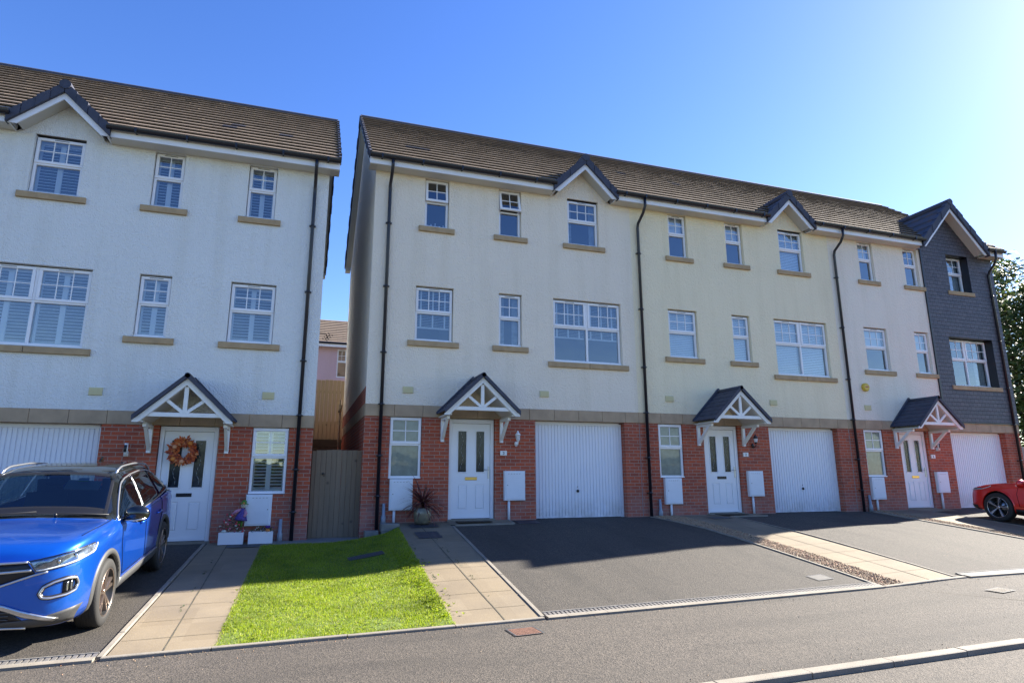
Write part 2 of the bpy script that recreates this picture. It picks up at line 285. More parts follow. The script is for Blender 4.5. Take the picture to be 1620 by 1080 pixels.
# ------------------------------------------------------------ mesh helpers
COL = sc.collection
class MB:
    def __init__(s, mx=1, ox=0, oy=0, oz=0):
        s.v = []; s.f = []; s.m = []; s.mx = mx; s.o = (ox, oy, oz); s.mi = 0; s.smooth = []
        s.sm = False
    def add(s, vs, fs, mi=None):
        b = len(s.v); s.v += [(s.mx*(x), y, z) for x, y, z in vs]
        for f in fs:
            f = [b+i for i in f]
            if s.mx < 0: f.reverse()
            s.f.append(f); s.m.append(s.mi if mi is None else mi); s.smooth.append(s.sm)
        return s
    def box(s, x0, x1, y0, y1, z0, z1, mi=None):
        vs = [(x, y, z) for x in (x0, x1) for y in (y0, y1) for z in (z0, z1)]
        return s.add(vs, [(0, 1, 3, 2), (4, 6, 7, 5), (0, 4, 5, 1), (2, 3, 7, 6), (0, 2, 6, 4), (1, 5, 7, 3)], mi)
    def bbox(s, x0, x1, y0, y1, z0, z1, b=.006, mi=None):
        """box with chamfered front edges (front = -y)"""
        vs = [(x0, y1, z0), (x1, y1, z0), (x1, y1, z1), (x0, y1, z1), (x0, y0+b, z0), (x1, y0+b, z0), (x1, y0+b, z1), (x0, y0+b, z1),
              (x0+b, y0, z0+b), (x1-b, y0, z0+b), (x1-b, y0, z1-b), (x0+b, y0, z1-b)]
        return s.add(vs, [(0, 3, 2, 1), (0, 1, 5, 4), (1, 2, 6, 5), (2, 3, 7, 6), (3, 0, 4, 7), (4, 5, 9, 8), (5, 6, 10, 9), (6, 7, 11, 10), (7, 4, 8, 11), (8, 9, 10, 11)], mi)
    def prism(s, poly, axis, a0, a1, mi=None):
        """poly 2D: axis 'y' -> (x,z), 'x' -> (y,z), 'z' -> (x,y)"""
        def P(p, a):
            return {'y': (p[0], a, p[1]), 'x': (a, p[0], p[1]), 'z': (p[0], p[1], a)}[axis]
        n = len(poly); vs = [P(p, a0) for p in poly] + [P(p, a1) for p in poly]
        fs = [tuple(range(n)), tuple(reversed(range(n, 2*n)))] + [(i, n+i, n+(i+1) % n, (i+1) % n) for i in range(n)]
        return s.add(vs, fs, mi)
    def tube(s, pts, r, n=8, mi=None, closed=False, cap=True):
        pts = [Vector(p) for p in pts]; N = len(pts); rings = []
        rr = r if isinstance(r, (list, tuple)) else [r]*N
        t0 = (pts[1]-pts[0]).normalized(); a = t0.orthogonal().normalized()
        for i, p in enumerate(pts):
            if closed: t = (pts[(i+1) % N]-pts[i-1]).normalized()
            else: t = (pts[min(i+1, N-1)]-pts[max(i-1, 0)]).normalized()
            a = (a-t*a.dot(t)); a = a.normalized() if a.length > 1e-6 else t.orthogonal().normalized(); b = t.cross(a)
            rings.append([tuple(p+(a*cos(2*pi*k/n)+b*sin(2*pi*k/n))*rr[i]) for k in range(n)])
        vs = [v for r_ in rings for v in r_]; fs = []
        for i in range(N if closed else N-1):
            j = (i+1) % N
            for k in range(n): fs.append((i*n+k, i*n+(k+1) % n, j*n+(k+1) % n, j*n+k))
        q = s.sm; s.sm = True; b = len(s.v); s.add(vs, fs, mi); s.sm = False
        if not closed and cap:
            for f in (tuple(reversed(range(n))), tuple(range((N-1)*n, N*n))):
                f = [b+i for i in f]; s.f.append(f[::-1] if s.mx < 0 else f); s.m.append(s.mi if mi is None else mi); s.smooth.append(False)
        s.sm = q; return s
    def sphere(s, c, r, n=10, m=6, sc3=(1, 1, 1), mi=None):
        vs = [(c[0], c[1], c[2]-r*sc3[2])]
        for i in range(1, m):
            ph = pi*i/m-pi/2
            for k in range(n): vs.append((c[0]+r*sc3[0]*cos(ph)*cos(2*pi*k/n), c[1]+r*sc3[1]*cos(ph)*sin(2*pi*k/n), c[2]+r*sc3[2]*sin(ph)))
        vs.append((c[0], c[1], c[2]+r*sc3[2])); fs = [(0, 1+(k+1) % n, 1+k) for k in range(n)]
        for i in range(m-2):
            for k in range(n): fs.append((1+i*n+k, 1+i*n+(k+1) % n, 1+(i+1)*n+(k+1) % n, 1+(i+1)*n+k))
        L = len(vs)-1; fs += [(L, 1+(m-2)*n+k, 1+(m-2)*n+(k+1) % n) for k in range(n)]
        q = s.sm; s.sm = True; s.add(vs, fs, mi); s.sm = q; return s
    def lathe(s, prof, c, n=20, mi=None, axis='z'):
        """prof: list of (r, h); around axis through c"""
        vs = []
        for r, h in prof:
            for k in range(n):
                a = 2*pi*k/n
                vs.append((c[0]+r*cos(a), c[1]+r*sin(a), c[2]+h) if axis == 'z' else (c[0]+h, c[1]+r*cos(a), c[2]+r*sin(a)))
        fs = []
        for i in range(len(prof)-1):
            for k in range(n): fs.append((i*n+k, i*n+(k+1) % n, (i+1)*n+(k+1) % n, (i+1)*n+k))
        q = s.sm; s.sm = True; s.add(vs, fs, mi); s.sm = q; return s
    def build(s, name, mats, parent=None, label=None):
        me = bpy.data.meshes.new(name); me.from_pydata(s.v, [], s.f)
        for q in (mats if isinstance(mats, (list, tuple)) else [mats]): me.materials.append(q)
        me.polygons.foreach_set('material_index', s.m); me.polygons.foreach_set('use_smooth', s.smooth); me.update()
        o = bpy.data.objects.new(name, me); COL.objects.link(o)
        if parent: o.parent = parent
        if label: o['label'] = label
        return o
def thing(name, label, cat, loc=(0, 0, 0), rot=(0, 0, 0), group=None):
    o = bpy.data.objects.new(name, None); COL.objects.link(o); o.location = loc; o.rotation_euler = rot
    o.empty_display_size = .2
    return tag(o, label, cat, group)
def tag(o, label, cat, group=None):
    o['label'] = label; o['category'] = cat
    if group: o['group'] = group
    return o
def structure(o): o['kind'] = 'structure'; return o
def stuff(o, label=None, cat=None):
    o['kind'] = 'stuff'
    if label: o['label'] = label
    if cat: o['category'] = cat
    return o

# ------------------------------------------------------------ ground
def sm(t): t = max(0, min(1, t)); return t*t*(3-2*t)
def ky(x): return -5.9
def kz(x): return -.757+.0125*min(x, 9.5)+.035*sm((x-8)/1.5)
def ground(x, y):
    x = max(-30, min(45, x)); k = -5.9; z = kz(x); z0 = -.28+.28*sm((x-1.55)/.4); w_ = sm(-y/.8); z0 = z0*(1-w_)+(-.28+.28*sm((x-.4)/1.9))*w_
    if y >= 0: return z0
    if y <= k: return z-.012*min(k-y, 14)
    t = y/k; p = 1+.25*sm((x-3)/5)*(1-sm((x-10)/4))
    return z0+(z-z0)*t**p
def patch(name, m, xl, xr, yt, yb, dz, nx=8, ny=24, parent=None, skirt=0):
    """sheet on the ground between edge functions xl(t), xr(t); t = 0 at yt(x), 1 at yb(x)"""
    mb = MB(); vs = []
    for j in range(ny+1):
        t = j/ny
        for i in range(nx+1):
            s_ = i/nx; x = xl(t)*(1-s_)+xr(t)*s_; y = yt(x)*(1-t)+yb(x)*t
            vs.append((x, y, ground(x, y)+dz))
    fs = [(j*(nx+1)+i, (j+1)*(nx+1)+i, (j+1)*(nx+1)+i+1, j*(nx+1)+i+1) for j in range(ny) for i in range(nx)]
    mb.sm = True; mb.add(vs, fs)
    return mb.build(name, m, parent)
C_ = lambda v: (lambda *a: v)
L_ = lambda a, b: (lambda t: a+(b-a)*t)
def edging(mb, pts, wd, h, drop=.06):
    """kerb strip of short stones along ground points (x,y)"""
    P = []
    for i in range(len(pts)-1):
        a, b = Vector(pts[i]), Vector(pts[i+1]); L = (b-a).length; n = max(1, round(L/.9))
        for k in range(n): P.append((a.lerp(b, k/n), a.lerp(b, (k+1)/n)))
    for a, b in P:
        d = (b-a).normalized(); nn = Vector((-d.y, d.x))*wd/2; a2 = a+d*.005; b2 = b-d*.005; q = random.uniform(-.003, .003)
        vs = []
        for p in (a2, b2):
            for sg in (-1, 1):
                c = p+nn*sg; z = ground(p.x, p.y)
                vs += [(c.x, c.y, z-drop), (c.x, c.y, z+h+q-.006), (c.x-nn.x*sg*.15, c.y-nn.y*sg*.15, z+h+q)]
        mb.add(vs, [(0, 1, 7, 6), (1, 2, 8, 7), (2, 5, 11, 8), (5, 4, 10, 11), (4, 3, 9, 10), (0, 3, 4, 5, 2, 1), (6, 7, 8, 11, 10, 9)])

def big_ground():
    xs = [-1500, -400, -120, -60, -35, -20, -12, -8, -6, -4, -2, 0, .3, 1.1, 1.4, 1.55, 1.7, 1.85, 2, 3, 5, 8, 10, 12, 16, 20, 24, 30, 40, 60, 100, 300, 1500]
    ys = [-1500, -300, -80, -40, -25, -18, -14, -11, -9, -8, -7, -6, -5, -4, -3, -2, -1, -.3, 0, 2, 5, 7.95, 8.05, 12, 20, 40, 100, 300, 1500]
    vs = []
    for y in ys:
        for x in xs:
            z = ground(x, y)-.07
            if y <= ky(max(-30, min(45, x))): z -= .05
            if y > 8 and x < 24: z = 2.6+min(2.0, (y-8)*.03)
            elif y > 8: z = .4+min(2, (y-8)*.03)
            vs.append((x, y, z))
    n = len(xs); mb = MB()
    mb.add(vs, [(j*n+i, j*n+i+1, (j+1)*n+i+1, (j+1)*n+i) for j in range(len(ys)-1) for i in range(n-1)])
    structure(mb.build('ground', M['turf']))
big_ground()
KF = lambda x: ky(x)-.001
# pavement and road
def strip(name, m, y0f, y1f, dz, x0=-45, x1=60, nx=110, ny=10):
    mb = MB(); vs = []
    for j in range(ny+1):
        for i in range(nx+1):
            x = x0+(x1-x0)*i/nx; y = y0f(x)*(1-j/ny)+y1f(x)*j/ny; vs.append((x, y, ground(x, y)+dz))
    mb.sm = True; mb.add(vs, [(j*(nx+1)+i, (j+1)*(nx+1)+i, (j+1)*(nx+1)+i+1, j*(nx+1)+i+1) for j in range(ny) for i in range(nx)])
    return structure(mb.build(name, m))
strip('pavement', M['asph2'], lambda x: ky(x)+.02, lambda x: ky(x)-2.52, -.012)
strip('road', M['road'], lambda x: ky(x)-2.62, lambda x: ky(x)-13, -.045, ny=16)
mb = MB(); edging(mb, [(x, ky(x)-2.58) for x in [i*.9-12 for i in range(45)]], .125, .004, .12); structure(mb.build('kerb', M['conc']))
# private plots, from left to right
XLd = lambda t: -1.55-.12*t
structure(patch('driveway', M['asph'], C_(-9.5), XLd, C_(.0), KF, -.01, 14))
LE = lambda t: -.53-.13*t
PE = lambda t: 1.93-.16*t
PR = lambda t: 2.98-.19*t
structure(patch('garden_path', M['slab'], lambda t: XLd(t)+.05, LE, C_(0.0), KF, 0, 6))
structure(patch('garden_path', M['slab'], PE, PR, C_(-.05), KF, 0, 6))
structure(patch('driveway', M['asph'], lambda t: PR(t)+.05, C_(7.98), C_(.2), KF, -.01, 14))
structure(patch('garden_path', M['slab'], C_(8.45), L_(9.62, 9.42), C_(-.05), KF, 0, 6))
structure(patch('driveway', M['asph'], L_(9.64, 9.45), C_(14.25), C_(.2), KF, -.01, 14))
structure(patch('garden_path', M['slab'], C_(14.75), C_(16.05), C_(-.05), KF, 0, 6))
structure(patch('driveway', M['asph'], C_(16.08), C_(21.0), C_(.2), KF, -.01, 14))
structure(patch('pavement', M['concd'], C_(-.55), C_(1.32), C_(.3), C_(-.42), .004, 24, 4))
# slab by each front door
def apron(x0, x1, y1):
    o = patch('garden_path', M['slab'], C_(x0), C_(x1), C_(.05), C_(y1), .008, 4, 4); structure(o)
apron(2.95, 4.28, -.42); apron(9.3, 10.65, -.42); apron(15.7, 17.0, -.42)
# joints between slabs
mb = MB()
def joint(mb, a, b, wd=.012, dz=.004):
    n = max(2, int((Vector(b)-Vector(a)).length/.25)); d = (Vector(b)-Vector(a)).normalized(); nn = Vector((-d.y, d.x))*wd/2
    pts = [Vector(a).lerp(Vector(b), i/n) for i in range(n+1)]
    vs = []
    for p in pts: 
        for sg in (-1, 1): q = p+nn*sg*random.uniform(.6, 1.5); vs.append((q.x, q.y, ground(p.x, p.y)+dz))
    mb.add(vs, [(2*i, 2*i+1, 2*i+3, 2*i+2) for i in range(n)])
def joints(mb, xl, xr, yt, yb, xm):
    joint(mb, (xm, yt), (xm, yb), .013); y = yt-.35
    while y > yb+.25:
        joint(mb, (xl(y)+.02, y), (xr(y)-.02, y+.0), .007); y -= .62
tt = lambda y: y/-5.9
joints(mb, lambda y: XLd(tt(y))+.05, lambda y: LE(tt(y)), -.1, -5.85, -1.14)
joints(mb, lambda y: PE(tt(y))+.02, lambda y: PR(tt(y))-.02, -.1, -5.85, 2.36)
joints(mb, C_(8.47), C_(9.45), -.1, -5.85, 8.95)
joints(mb, C_(14.8), C_(16.0), -.1, -5.85, 15.4)
joint(mb, (8.1, -5.97), (9.35, -8.3), .010, -.009)
structure(mb.build('paving_joint', M['joint']))
# pale edging strips
mb = MB()
edging(mb, [(XLd(i/8)+.0, -.02+(-5.84)*i/8) for i in range(9)], .055, .012)
edging(mb, [(PR(.08)+.025, -.5), (PR(1)+.025, -5.87)], .055, .012); edging(mb, [(3.04, -.46), (4.28, -.46)], .05, .014); edging(mb, [(4.3, .0), (4.3, -.46)], .04, .014)
edging(mb, [(9.62, -.46), (10.66, -.46)], .05, .014)
edging(mb, [(7.72, -.1), (7.85, -.9), (7.98, -1.8), (8.0, -5.87)], .055, .010)
edging(mb, [(9.63, -.5), (9.66, -2.5), (9.44, -5.87)], .04, .010); edging(mb, [(14.28, -.1), (14.30, -5.87)], .09, .012); edging(mb, [(16.07, -.4), (16.07, -5.87)], .05, .012)
edging(mb, [(x, ky(x)+.0) for x in (-1.65, -.7, .6, 1.76, 2.82)], .075, .016)
edging(mb, [(x, ky(x)-.0) for x in (8.0, 9.0, 9.6)], .075, .014); edging(mb, [(x, ky(x)) for x in (14.3, 16.07)], .075, .014)
structure(mb.build('concrete_edging', M['conc']))
# drain channels across the drive mouths
def channel(x0, x1, label):
    t = thing('drain_channel', label, 'drain', ((x0+x1)/2, ky((x0+x1)/2), kz((x0+x1)/2)), group='drainage channels across the drives')
    ox, oy, oz = t.location
    a = MB(); n = int((x1-x0)/.25)
    for i in range(n):
        xa = x0+(x1-x0)*i/n; xb = x0+(x1-x0)*(i+1)/n-.004
        for (y0, y1, h, mi) in ((-.055, .045, .014, 0), (.047, .06, .012, 1), (.17, .185, .012, 1)):
            vs = [(x-ox, ky(x)+yy-oy, ground(x, ky(x)+yy)+hh-oz) for x in (xa, xb) for yy in (y0, y1) for hh in (-.04, h)]
            a.add(vs, [(0, 1, 3, 2), (4, 6, 7, 5), (0, 4, 5, 1), (2, 3, 7, 6), (1, 5, 7, 3)], mi)
    a.build('concrete_rim', [M['conc'], M['concd']], t)
    b = MB(); n = int((x1-x0)/.055)
    for i in range(n):
        x = x0+.01+(x1-x0)*i/n
        vs = [(xx-ox, ky(xx)+yy-oy, ground(xx, ky(xx)+yy)+hh-oz) for xx in (x, x+.036) for yy in (.06, .17) for hh in (-.02, .006)]
        b.add(vs, [(0, 1, 3, 2), (4, 6, 7, 5), (0, 4, 5, 1), (2, 3, 7, 6), (1, 5, 7, 3)])
    vs = [(xx-ox, ky(xx)+yy-oy, ground(xx, ky(xx)+yy)-.004-oz) for xx in (x0, x1) for yy in (.06, .17)]
    b.add(vs, [(0, 2, 3, 1)], 1); b.build('grating', [M['grate'], M['black']], t)
channel(-9.0, -1.7, 'slotted metal drain strip in front of the blue car')
channel(2.86, 7.98, 'slotted metal drain strip across the empty drive before the cream house with the potted plant')
channel(9.66, 14.2, 'pale drain strip across the drive of the second cream house')
channel(16.1, 21, 'drain strip across the drive where the red car stands')
# flush covers
def cover(x, y, a, b, m, label, rot=0, fr=None, lo=-.014):
    t = MB(); 
    def q(u, v, dz): X = u*cos(rot)-v*sin(rot)+x; Y = u*sin(rot)+v*cos(rot)+y; return (X-x, Y-y, ground(X, Y)-ground(x, y)+dz+lo)
    t.add([q(-a, -b, .009), q(a, -b, .009), q(a, b, .009), q(-a, b, .009)], [(0, 1, 2, 3)])
    e = .018
    for (u0, u1, v0, v1) in ((-a-e, a+e, -b-e, -b), (-a-e, a+e, b, b+e), (-a-e, -a, -b, b), (a, a+e, -b, b)):
        t.add([q(u0, v0, .012), q(u1, v0, .012), q(u1, v1, .012), q(u0, v1, .012)], [(0, 1, 2, 3)], 1)
    for i in range(-4, 5):
        for j in range(-2, 3):
            u, v = i*a/4.8, j*b/2.8; d = .012
            t.add([q(u-d, v-d/2, .013), q(u+d, v-d/2, .013), q(u+d, v+d/2, .013), q(u-d, v+d/2, .013)], [(0, 1, 2, 3)])
    o = t.build('access_cover', [m, fr or M['iron']]); o.location = (x, y, ground(x, y)); tag(o, label, 'manhole cover')
cover(2.42, -6.35, .15, .14, M['rust'], 'small rusty orange iron cover set in the tarmac pavement', .05)
cover(1.15, -2.12, .27, .11, M['iron'], 'long grey cover sunk in the shaded lawn', .12, lo=0)
cover(2.35, -1.25, .2, .26, M['iron'], 'dark square cover in the path, nearer the road of two', 0, lo=0)
cover(2.42, -.42, .26, .16, M['iron'], 'dark narrow cover in the path beside the spiky pot plant', 0, lo=0)
cover(7.45, -5.3, .14, .1, M['concd'], 'small pale cover near the bottom corner of the empty drive', .1)
cover(9.1, -6.75, .13, .1, M['conc'], 'pale patch cover in the pavement right of the slab path end', .1)
cover(4.65, -.32, .22, .14, M['iron'], 'dark cover at the wall between meter box and garage door', 0)
cover(-.85, -.45, .26, .12, M['iron'], 'dark cover in the path before the two white planters', 0, lo=0)
cover(9.2, -.62, .24, .14, M['iron'], 'dark cover before the second front door', 0, lo=0)
# lawn
structure(patch('lawn_soil', simple('lawn thatch', (.10, .14, .02), .95, var=.4, vscale=7), LE, PE, C_(-.36), KF, .0, 30, 24))
def lawn():
    mb = MB(); rnd = random.Random(3); vs = []; fs = []
    n = 0
    while n < 90000:
        t = rnd.random(); x = rnd.uniform(LE(t)-.03, PE(t)+.01); y = -.40+(ky(x)+.40+.04)*t
        if abs(x-1.15) < .29 and abs(y+2.12) < .15: continue
        if x > 1.68 and rnd.random() < .25 and math.sin(y*9+x*7) > .4: continue
        z = ground(x, y)
        q = .5+.5*math.sin(x*3.1+math.sin(y*2.3)*2)*math.sin(y*2.7+x)
        bare = math.sin(x*5.7+y*1.9)*math.sin(y*6.1-x*2.2)
        if y < ky(x)+.5 and bare > .3 and rnd.random() < .6: continue
        h = rnd.uniform(.012, .034)*(.7+.6*q); a = rnd.uniform(0, 2*pi); wd = rnd.uniform(.0022, .0045); le = rnd.uniform(0, .028); la = rnd.uniform(0, 2*pi)
        dx, dy = cos(a)*wd, sin(a)*wd; b = len(vs)
        vs += [(x-dx, y-dy, z), (x+dx, y+dy, z), (x+cos(la)*le, y+sin(la)*le, z+h)]; fs.append((b, b+1, b+2)); n += 1
    for _ in range(520):                                   # broad weeds, mostly along the path edge and kerb
        if rnd.random() < .65: x = rnd.gauss(1.70, .09); y = rnd.uniform(-5.6, -2.4)
        else: x = rnd.uniform(-.7, 1.8); y = rnd.uniform(ky(x)+.05, -2.6)
        z = ground(x, y)
        for k in range(5):
            a = rnd.uniform(0, 2*pi); L = rnd.uniform(.015, .035); b = len(vs); c, s_ = cos(a), sin(a)
            vs += [(x, y, z+.01), (x+c*L*.5-s_*L*.25, y+s_*L*.5+c*L*.25, z+.03), (x+c*L, y+s_*L, z+.035), (x+c*L*.5+s_*L*.25, y+s_*L*.5-c*L*.25, z+.03)]; fs.append((b, b+1, b+2, b+3))
    mb.add(vs, fs); stuff(mb.build('lawn_grass', M['grass']), 'bright green mown grass of the small front lawn', 'grass')
lawn()
# gravel strips
def gravelbed(x0f, x1f, y0, y1, n, seed):
    mb = MB(); rnd = random.Random(seed); vs = []; fs = []
    for i in range(n):
        y = rnd.uniform(y1, y0); x = rnd.uniform(x0f(y), x1f(y)); z = ground(x, y); r = rnd.uniform(.008, .019)
        sx, sy, sz = r*rnd.uniform(.7, 1.3), r*rnd.uniform(.7, 1.3), r*rnd.uniform(.5, .9); a = rnd.uniform(0, pi); c, s_ = cos(a), sin(a); b = len(vs); zz = z+rnd.uniform(-.012, .012)
        for (u, v, w_) in ((1, 0, 0), (0, 1, 0), (-1, 0, 0), (0, -1, 0), (.2, .1, 1), (0, 0, -1)):
            u *= sx; v *= sy; vs.append((x+u*c-v*s_, y+u*s_+v*c, zz+w_*sz))
        fs += [(b, b+1, b+4), (b+1, b+2, b+4), (b+2, b+3, b+4), (b+3, b, b+4)]
    mb.add(vs, fs); return mb.build('gravel', M['gravel'])
structure(patch('gravel_soil', M['soil'], L_(7.75, 8.0), C_(8.47), C_(0), KF, -.018, 4))
gx = lambda y: 7.78 if y > -.6 else (7.9 if y > -1.4 else 8.03)
stuff(gravelbed(gx, C_(8.45), -.02, -5.85, 11000, 5), 'brown gravel strip between the two middle drives', 'gravel')
structure(patch('gravel_soil', M['soil'], C_(14.3), C_(14.77), C_(0), KF, -.018, 4))
stuff(gravelbed(C_(14.34), C_(14.76), -.02, -5.85, 4500, 6), 'narrow gravel strip left of the red car', 'gravel')
# few fallen bits and weeds in the joints
mb = MB(); rnd = random.Random(11)
for _ in range(260):
    c = rnd.choice([(-1.22, None), (1.93, None), (2.44, None), (None, 'k'), (8.46, None)])
    y = rnd.uniform(-5.0, -1.5); x = (c[0]+rnd.gauss(0, .012)) if c[0] else rnd.uniform(-1.6, 1.9)
    if c[1]: y = ky(x)+rnd.gauss(.02, .03)
    if math.sin(y*7+x*5) < .2: continue
    z = ground(x, y)
    for k in range(4):
        a = rnd.uniform(0, 2*pi); L = rnd.uniform(.008, .022)
        mb.add([(x, y, z), (x+cos(a)*L, y+sin(a)*L, z+.012), (x+cos(a+.7)*L, y+sin(a+.7)*L, z+.010)], [(0, 1, 2)])
stuff(mb.build('joint_weeds', M['gleaf']), 'tiny weeds growing in the slab joints and along the kerb', 'weeds')

mb = MB(); rnd = random.Random(21)
for _ in range(1500):
    if rnd.random() < .5: x = rnd.uniform(-6, 16); y = -5.9-abs(rnd.gauss(.03, .12))
    elif rnd.random() < .5: x = rnd.uniform(-6, 14); y = -8.36+rnd.gauss(0, .12)
    else: x = rnd.uniform(-6, 14); y = rnd.uniform(-8.3, -.5)
    if y > -5.85 and (x < 1.9 or 7.9 < x < 9.6): continue
    z = ground(x, y)-.008; q = rnd.uniform(.003, .009); a = rnd.uniform(0, pi); c, s_ = cos(a)*q, sin(a)*q
    mb.add([(x+c, y+s_, z), (x-s_, y+c, z), (x-c, y-s_, z), (x+s_, y-c, z), (x, y, z+q*.8)], [(0, 1, 4), (1, 2, 4), (2, 3, 4), (3, 0, 4)])
stuff(mb.build('loose_grit', M['gravel']), 'loose grit and small stones scattered on the tarmac', 'grit')

# ------------------------------------------------------------ houses
EY, EZ, RY, RZ, NC = -.34, 7.82, 3.65, 11.07, 16
PS = math.atan2(RZ-EZ, RY-EY); SL = math.hypot(RZ-EZ, RY-EY)
cu, su = cos(PS), sin(PS)
def roofpt(x, s, h, back=False):
    y = EY+s*cu-h*su; z = EZ+s*su+h*cu
    return (x, 2*RY-y, z) if back else (x, y, z)
def tiles(mb, x0, x1, gabs, rnd, darkt=()):
    g = SL/NC; tw = .30
    for i in range(NC):
        s0, s1 = i*g, (i+1)*g+.02-(.05 if i == NC-1 else 0); zm = EZ+(s0+g*.5)*su; ex = []
        for (xc, zp, sl) in gabs:
            hw = (zp-(EZ+s0*su))/sl
            if hw > 0: ex.append((xc-hw, xc+hw))
        x = x0+ (-.15 if i % 2 else 0)
        k = 0
        while x < x1:
            a, b = max(x, x0), min(x+tw-.002, x1); x += tw; k += 1
            if b-a < .01: continue
            segs = [(a, b)]
            for (l, r) in ex:
                ns = []
                for (p, q) in segs:
                    if q <= l or p >= r: ns.append((p, q)); continue
                    if p < l: ns.append((p, l))
                    if q > r: ns.append((r, q))
                segs = ns
            j = rnd.uniform(-.0015, .0015)
            for (p, q) in segs:
                if q-p < .01: continue
                lo, hi = .060+j, .008
                s2 = s1+.05; m_ = lo-.026
                vs = [roofpt(p, s0, m_), roofpt(q, s0, m_), roofpt(q, s0, lo-.005), roofpt(p, s0, lo-.005), roofpt(q, s0+.006, lo), roofpt(p, s0+.006, lo), roofpt(q, s2, hi-.004), roofpt(p, s2, hi-.004), roofpt(q, s2, -.02), roofpt(p, s2, -.02), roofpt(q, s0+.055, m_), roofpt(p, s0+.055, m_), roofpt(q, s0+.055, -.01), roofpt(p, s0+.055, -.01)]
                mb.add(vs, [(0, 1, 2, 3), (3, 2, 4, 5), (5, 4, 6, 7), (0, 3, 5, 7, 9, 13, 11), (1, 10, 12, 8, 6, 4, 2), (0, 11, 10, 1), (11, 13, 12, 10)], 1 if (i, k) in darkt else 0)
    for i in range(NC):                                    # back slope
        s0, s1 = i*g, (i+1)*g+.02
        mb.add([roofpt(x0, s0, .045, True), roofpt(x1, s0, .045, True), roofpt(x1, s1, .01, True), roofpt(x0, s1, .01, True), roofpt(x0, s0, 0, True), roofpt(x1, s0, 0, True)], [(1, 0, 3, 2), (0, 1, 5, 4)])
def gablet(H, roof_p, xc, half, zpb, zfoot, mx, wallmat, big=False):
    sl = (zpb-zfoot)/half; th = math.atan(sl); c_ = cos(th)
    bw = .10/c_; tb = (.05)/c_; yf = -.33
    # barge boards (white) and sloping soffit
    g = MB(mx)
    for sg in (-1, 1):
        P = [(xc, zpb), (xc+sg*half, zfoot), (xc+sg*(half+.12), zfoot), (xc+sg*(half+.12), zfoot+.04), (xc+sg*(half+.03), zfoot+bw), (xc, zpb+bw+.03)]
        if sg > 0: P = P[::-1]
        g.prism(P, 'y', yf, yf+.025)
    g.build('barge_board', M['white'], H)
    g = MB(mx)
    for sg in (-1, 1):
        P = [(xc, zpb+.03), (xc+sg*half, zfoot+.03), (xc+sg*half, zfoot+.05), (xc, zpb+.05)]
        g.prism(P if sg < 0 else P[::-1], 'y', yf+.026, -.004)
    g.build('soffit', M['bargeb'], H)
    # roof of the gablet running back into the main slope
    zr = zpb+bw+.085/c_; g = MB(mx); n = 5 if big else 3; ext = half+.16; roofyz = lambda z: max(EY+(z-EZ)*cu/su, yf-.04)
    zE = zr-sl*ext
    for sg in (-1, 1):
        for i in range(n):
            a, b = i/n, (i+1)/n+.03
            xa, za = ext*(1-a), zE+(zr-zE)*a; xb, zb = ext*(1-min(b, 1)), zE+(zr-zE)*min(b, 1)
            lo = .045/c_
            vs = [(xc+sg*xa, yf-.05, za), (xc+sg*xa, roofyz(za)+.12, za), (xc+sg*xa, yf-.05, za+lo), (xc+sg*xa, roofyz(za+lo)+.12, za+lo), (xc+sg*xb, yf-.05, zb+.01), (xc+sg*xb, roofyz(zb)+.12, zb+.01), (xc+sg*xb, yf-.05, zb-.02)]
            fs = [(0, 2, 3, 1), (2, 4, 5, 3), (0, 6, 4, 2)]
            if sg > 0: fs = [f[::-1] for f in fs]
            g.add(vs, fs)
    g.build('gable_roof', M['tiled'], H)
    # dark verge caps, stepped, plus ridge end cap
    g = MB(mx); n = 6 if big else 4; vt = (.14 if not big else .16)/c_
    for sg in (-1, 1):
        for i in range(n):
            a, b = i/n, (i+1)/n-.008; o = .012*((i+1) % 2)
            xa, xb = ext*(1-a), ext*(1-b); za, zb = zr-sl*xa, zr-sl*xb; lf = .03*(1-.0)
            P = [(xc+sg*xa, za-vt*.62), (xc+sg*xb, zb-vt*.62), (xc+sg*xb, zb+vt*.42), (xc+sg*xa, za+vt*.42+lf)]
            g.prism(P[::-1] if sg < 0 else P, 'y', yf-.055-o, yf+.09)
    yb = EY+(zr-EZ)*cu/su+.1
    g.lathe([(.0, -.02), (.105, -.02), (.115, 0), (.115, .02), (.105, .03)], (0, 0, 0), 18) if False else None
    N = 14; vs = []
    for y_ in (yf-.07, yf-.07, yb):
        r_ = .10 if big else .095
        for k in range(N): a = 2*pi*k/N; vs.append((xc+r_*cos(a)*1.05, y_, zr+.035+r_*sin(a)))
    g.add(vs, [tuple(range(N))]+[(N+k, 2*N+k, 2*N+(k+1) % N, N+(k+1) % N) for k in range(N)])
    g.build('verge_cap', M['dark'], H)
    # cheeks: small box ends where the eaves boards stop
    g = MB(mx)
    for sg in (-1, 1):
        x_ = xc+sg*(half+.1); g.box(min(x_, x_+sg*.02), max(x_, x_+sg*.02), -.30, -.004, 7.60, 7.74)
    g.build('soffit_end', M['white'], H)
    return (xc, zr-.0, sl)

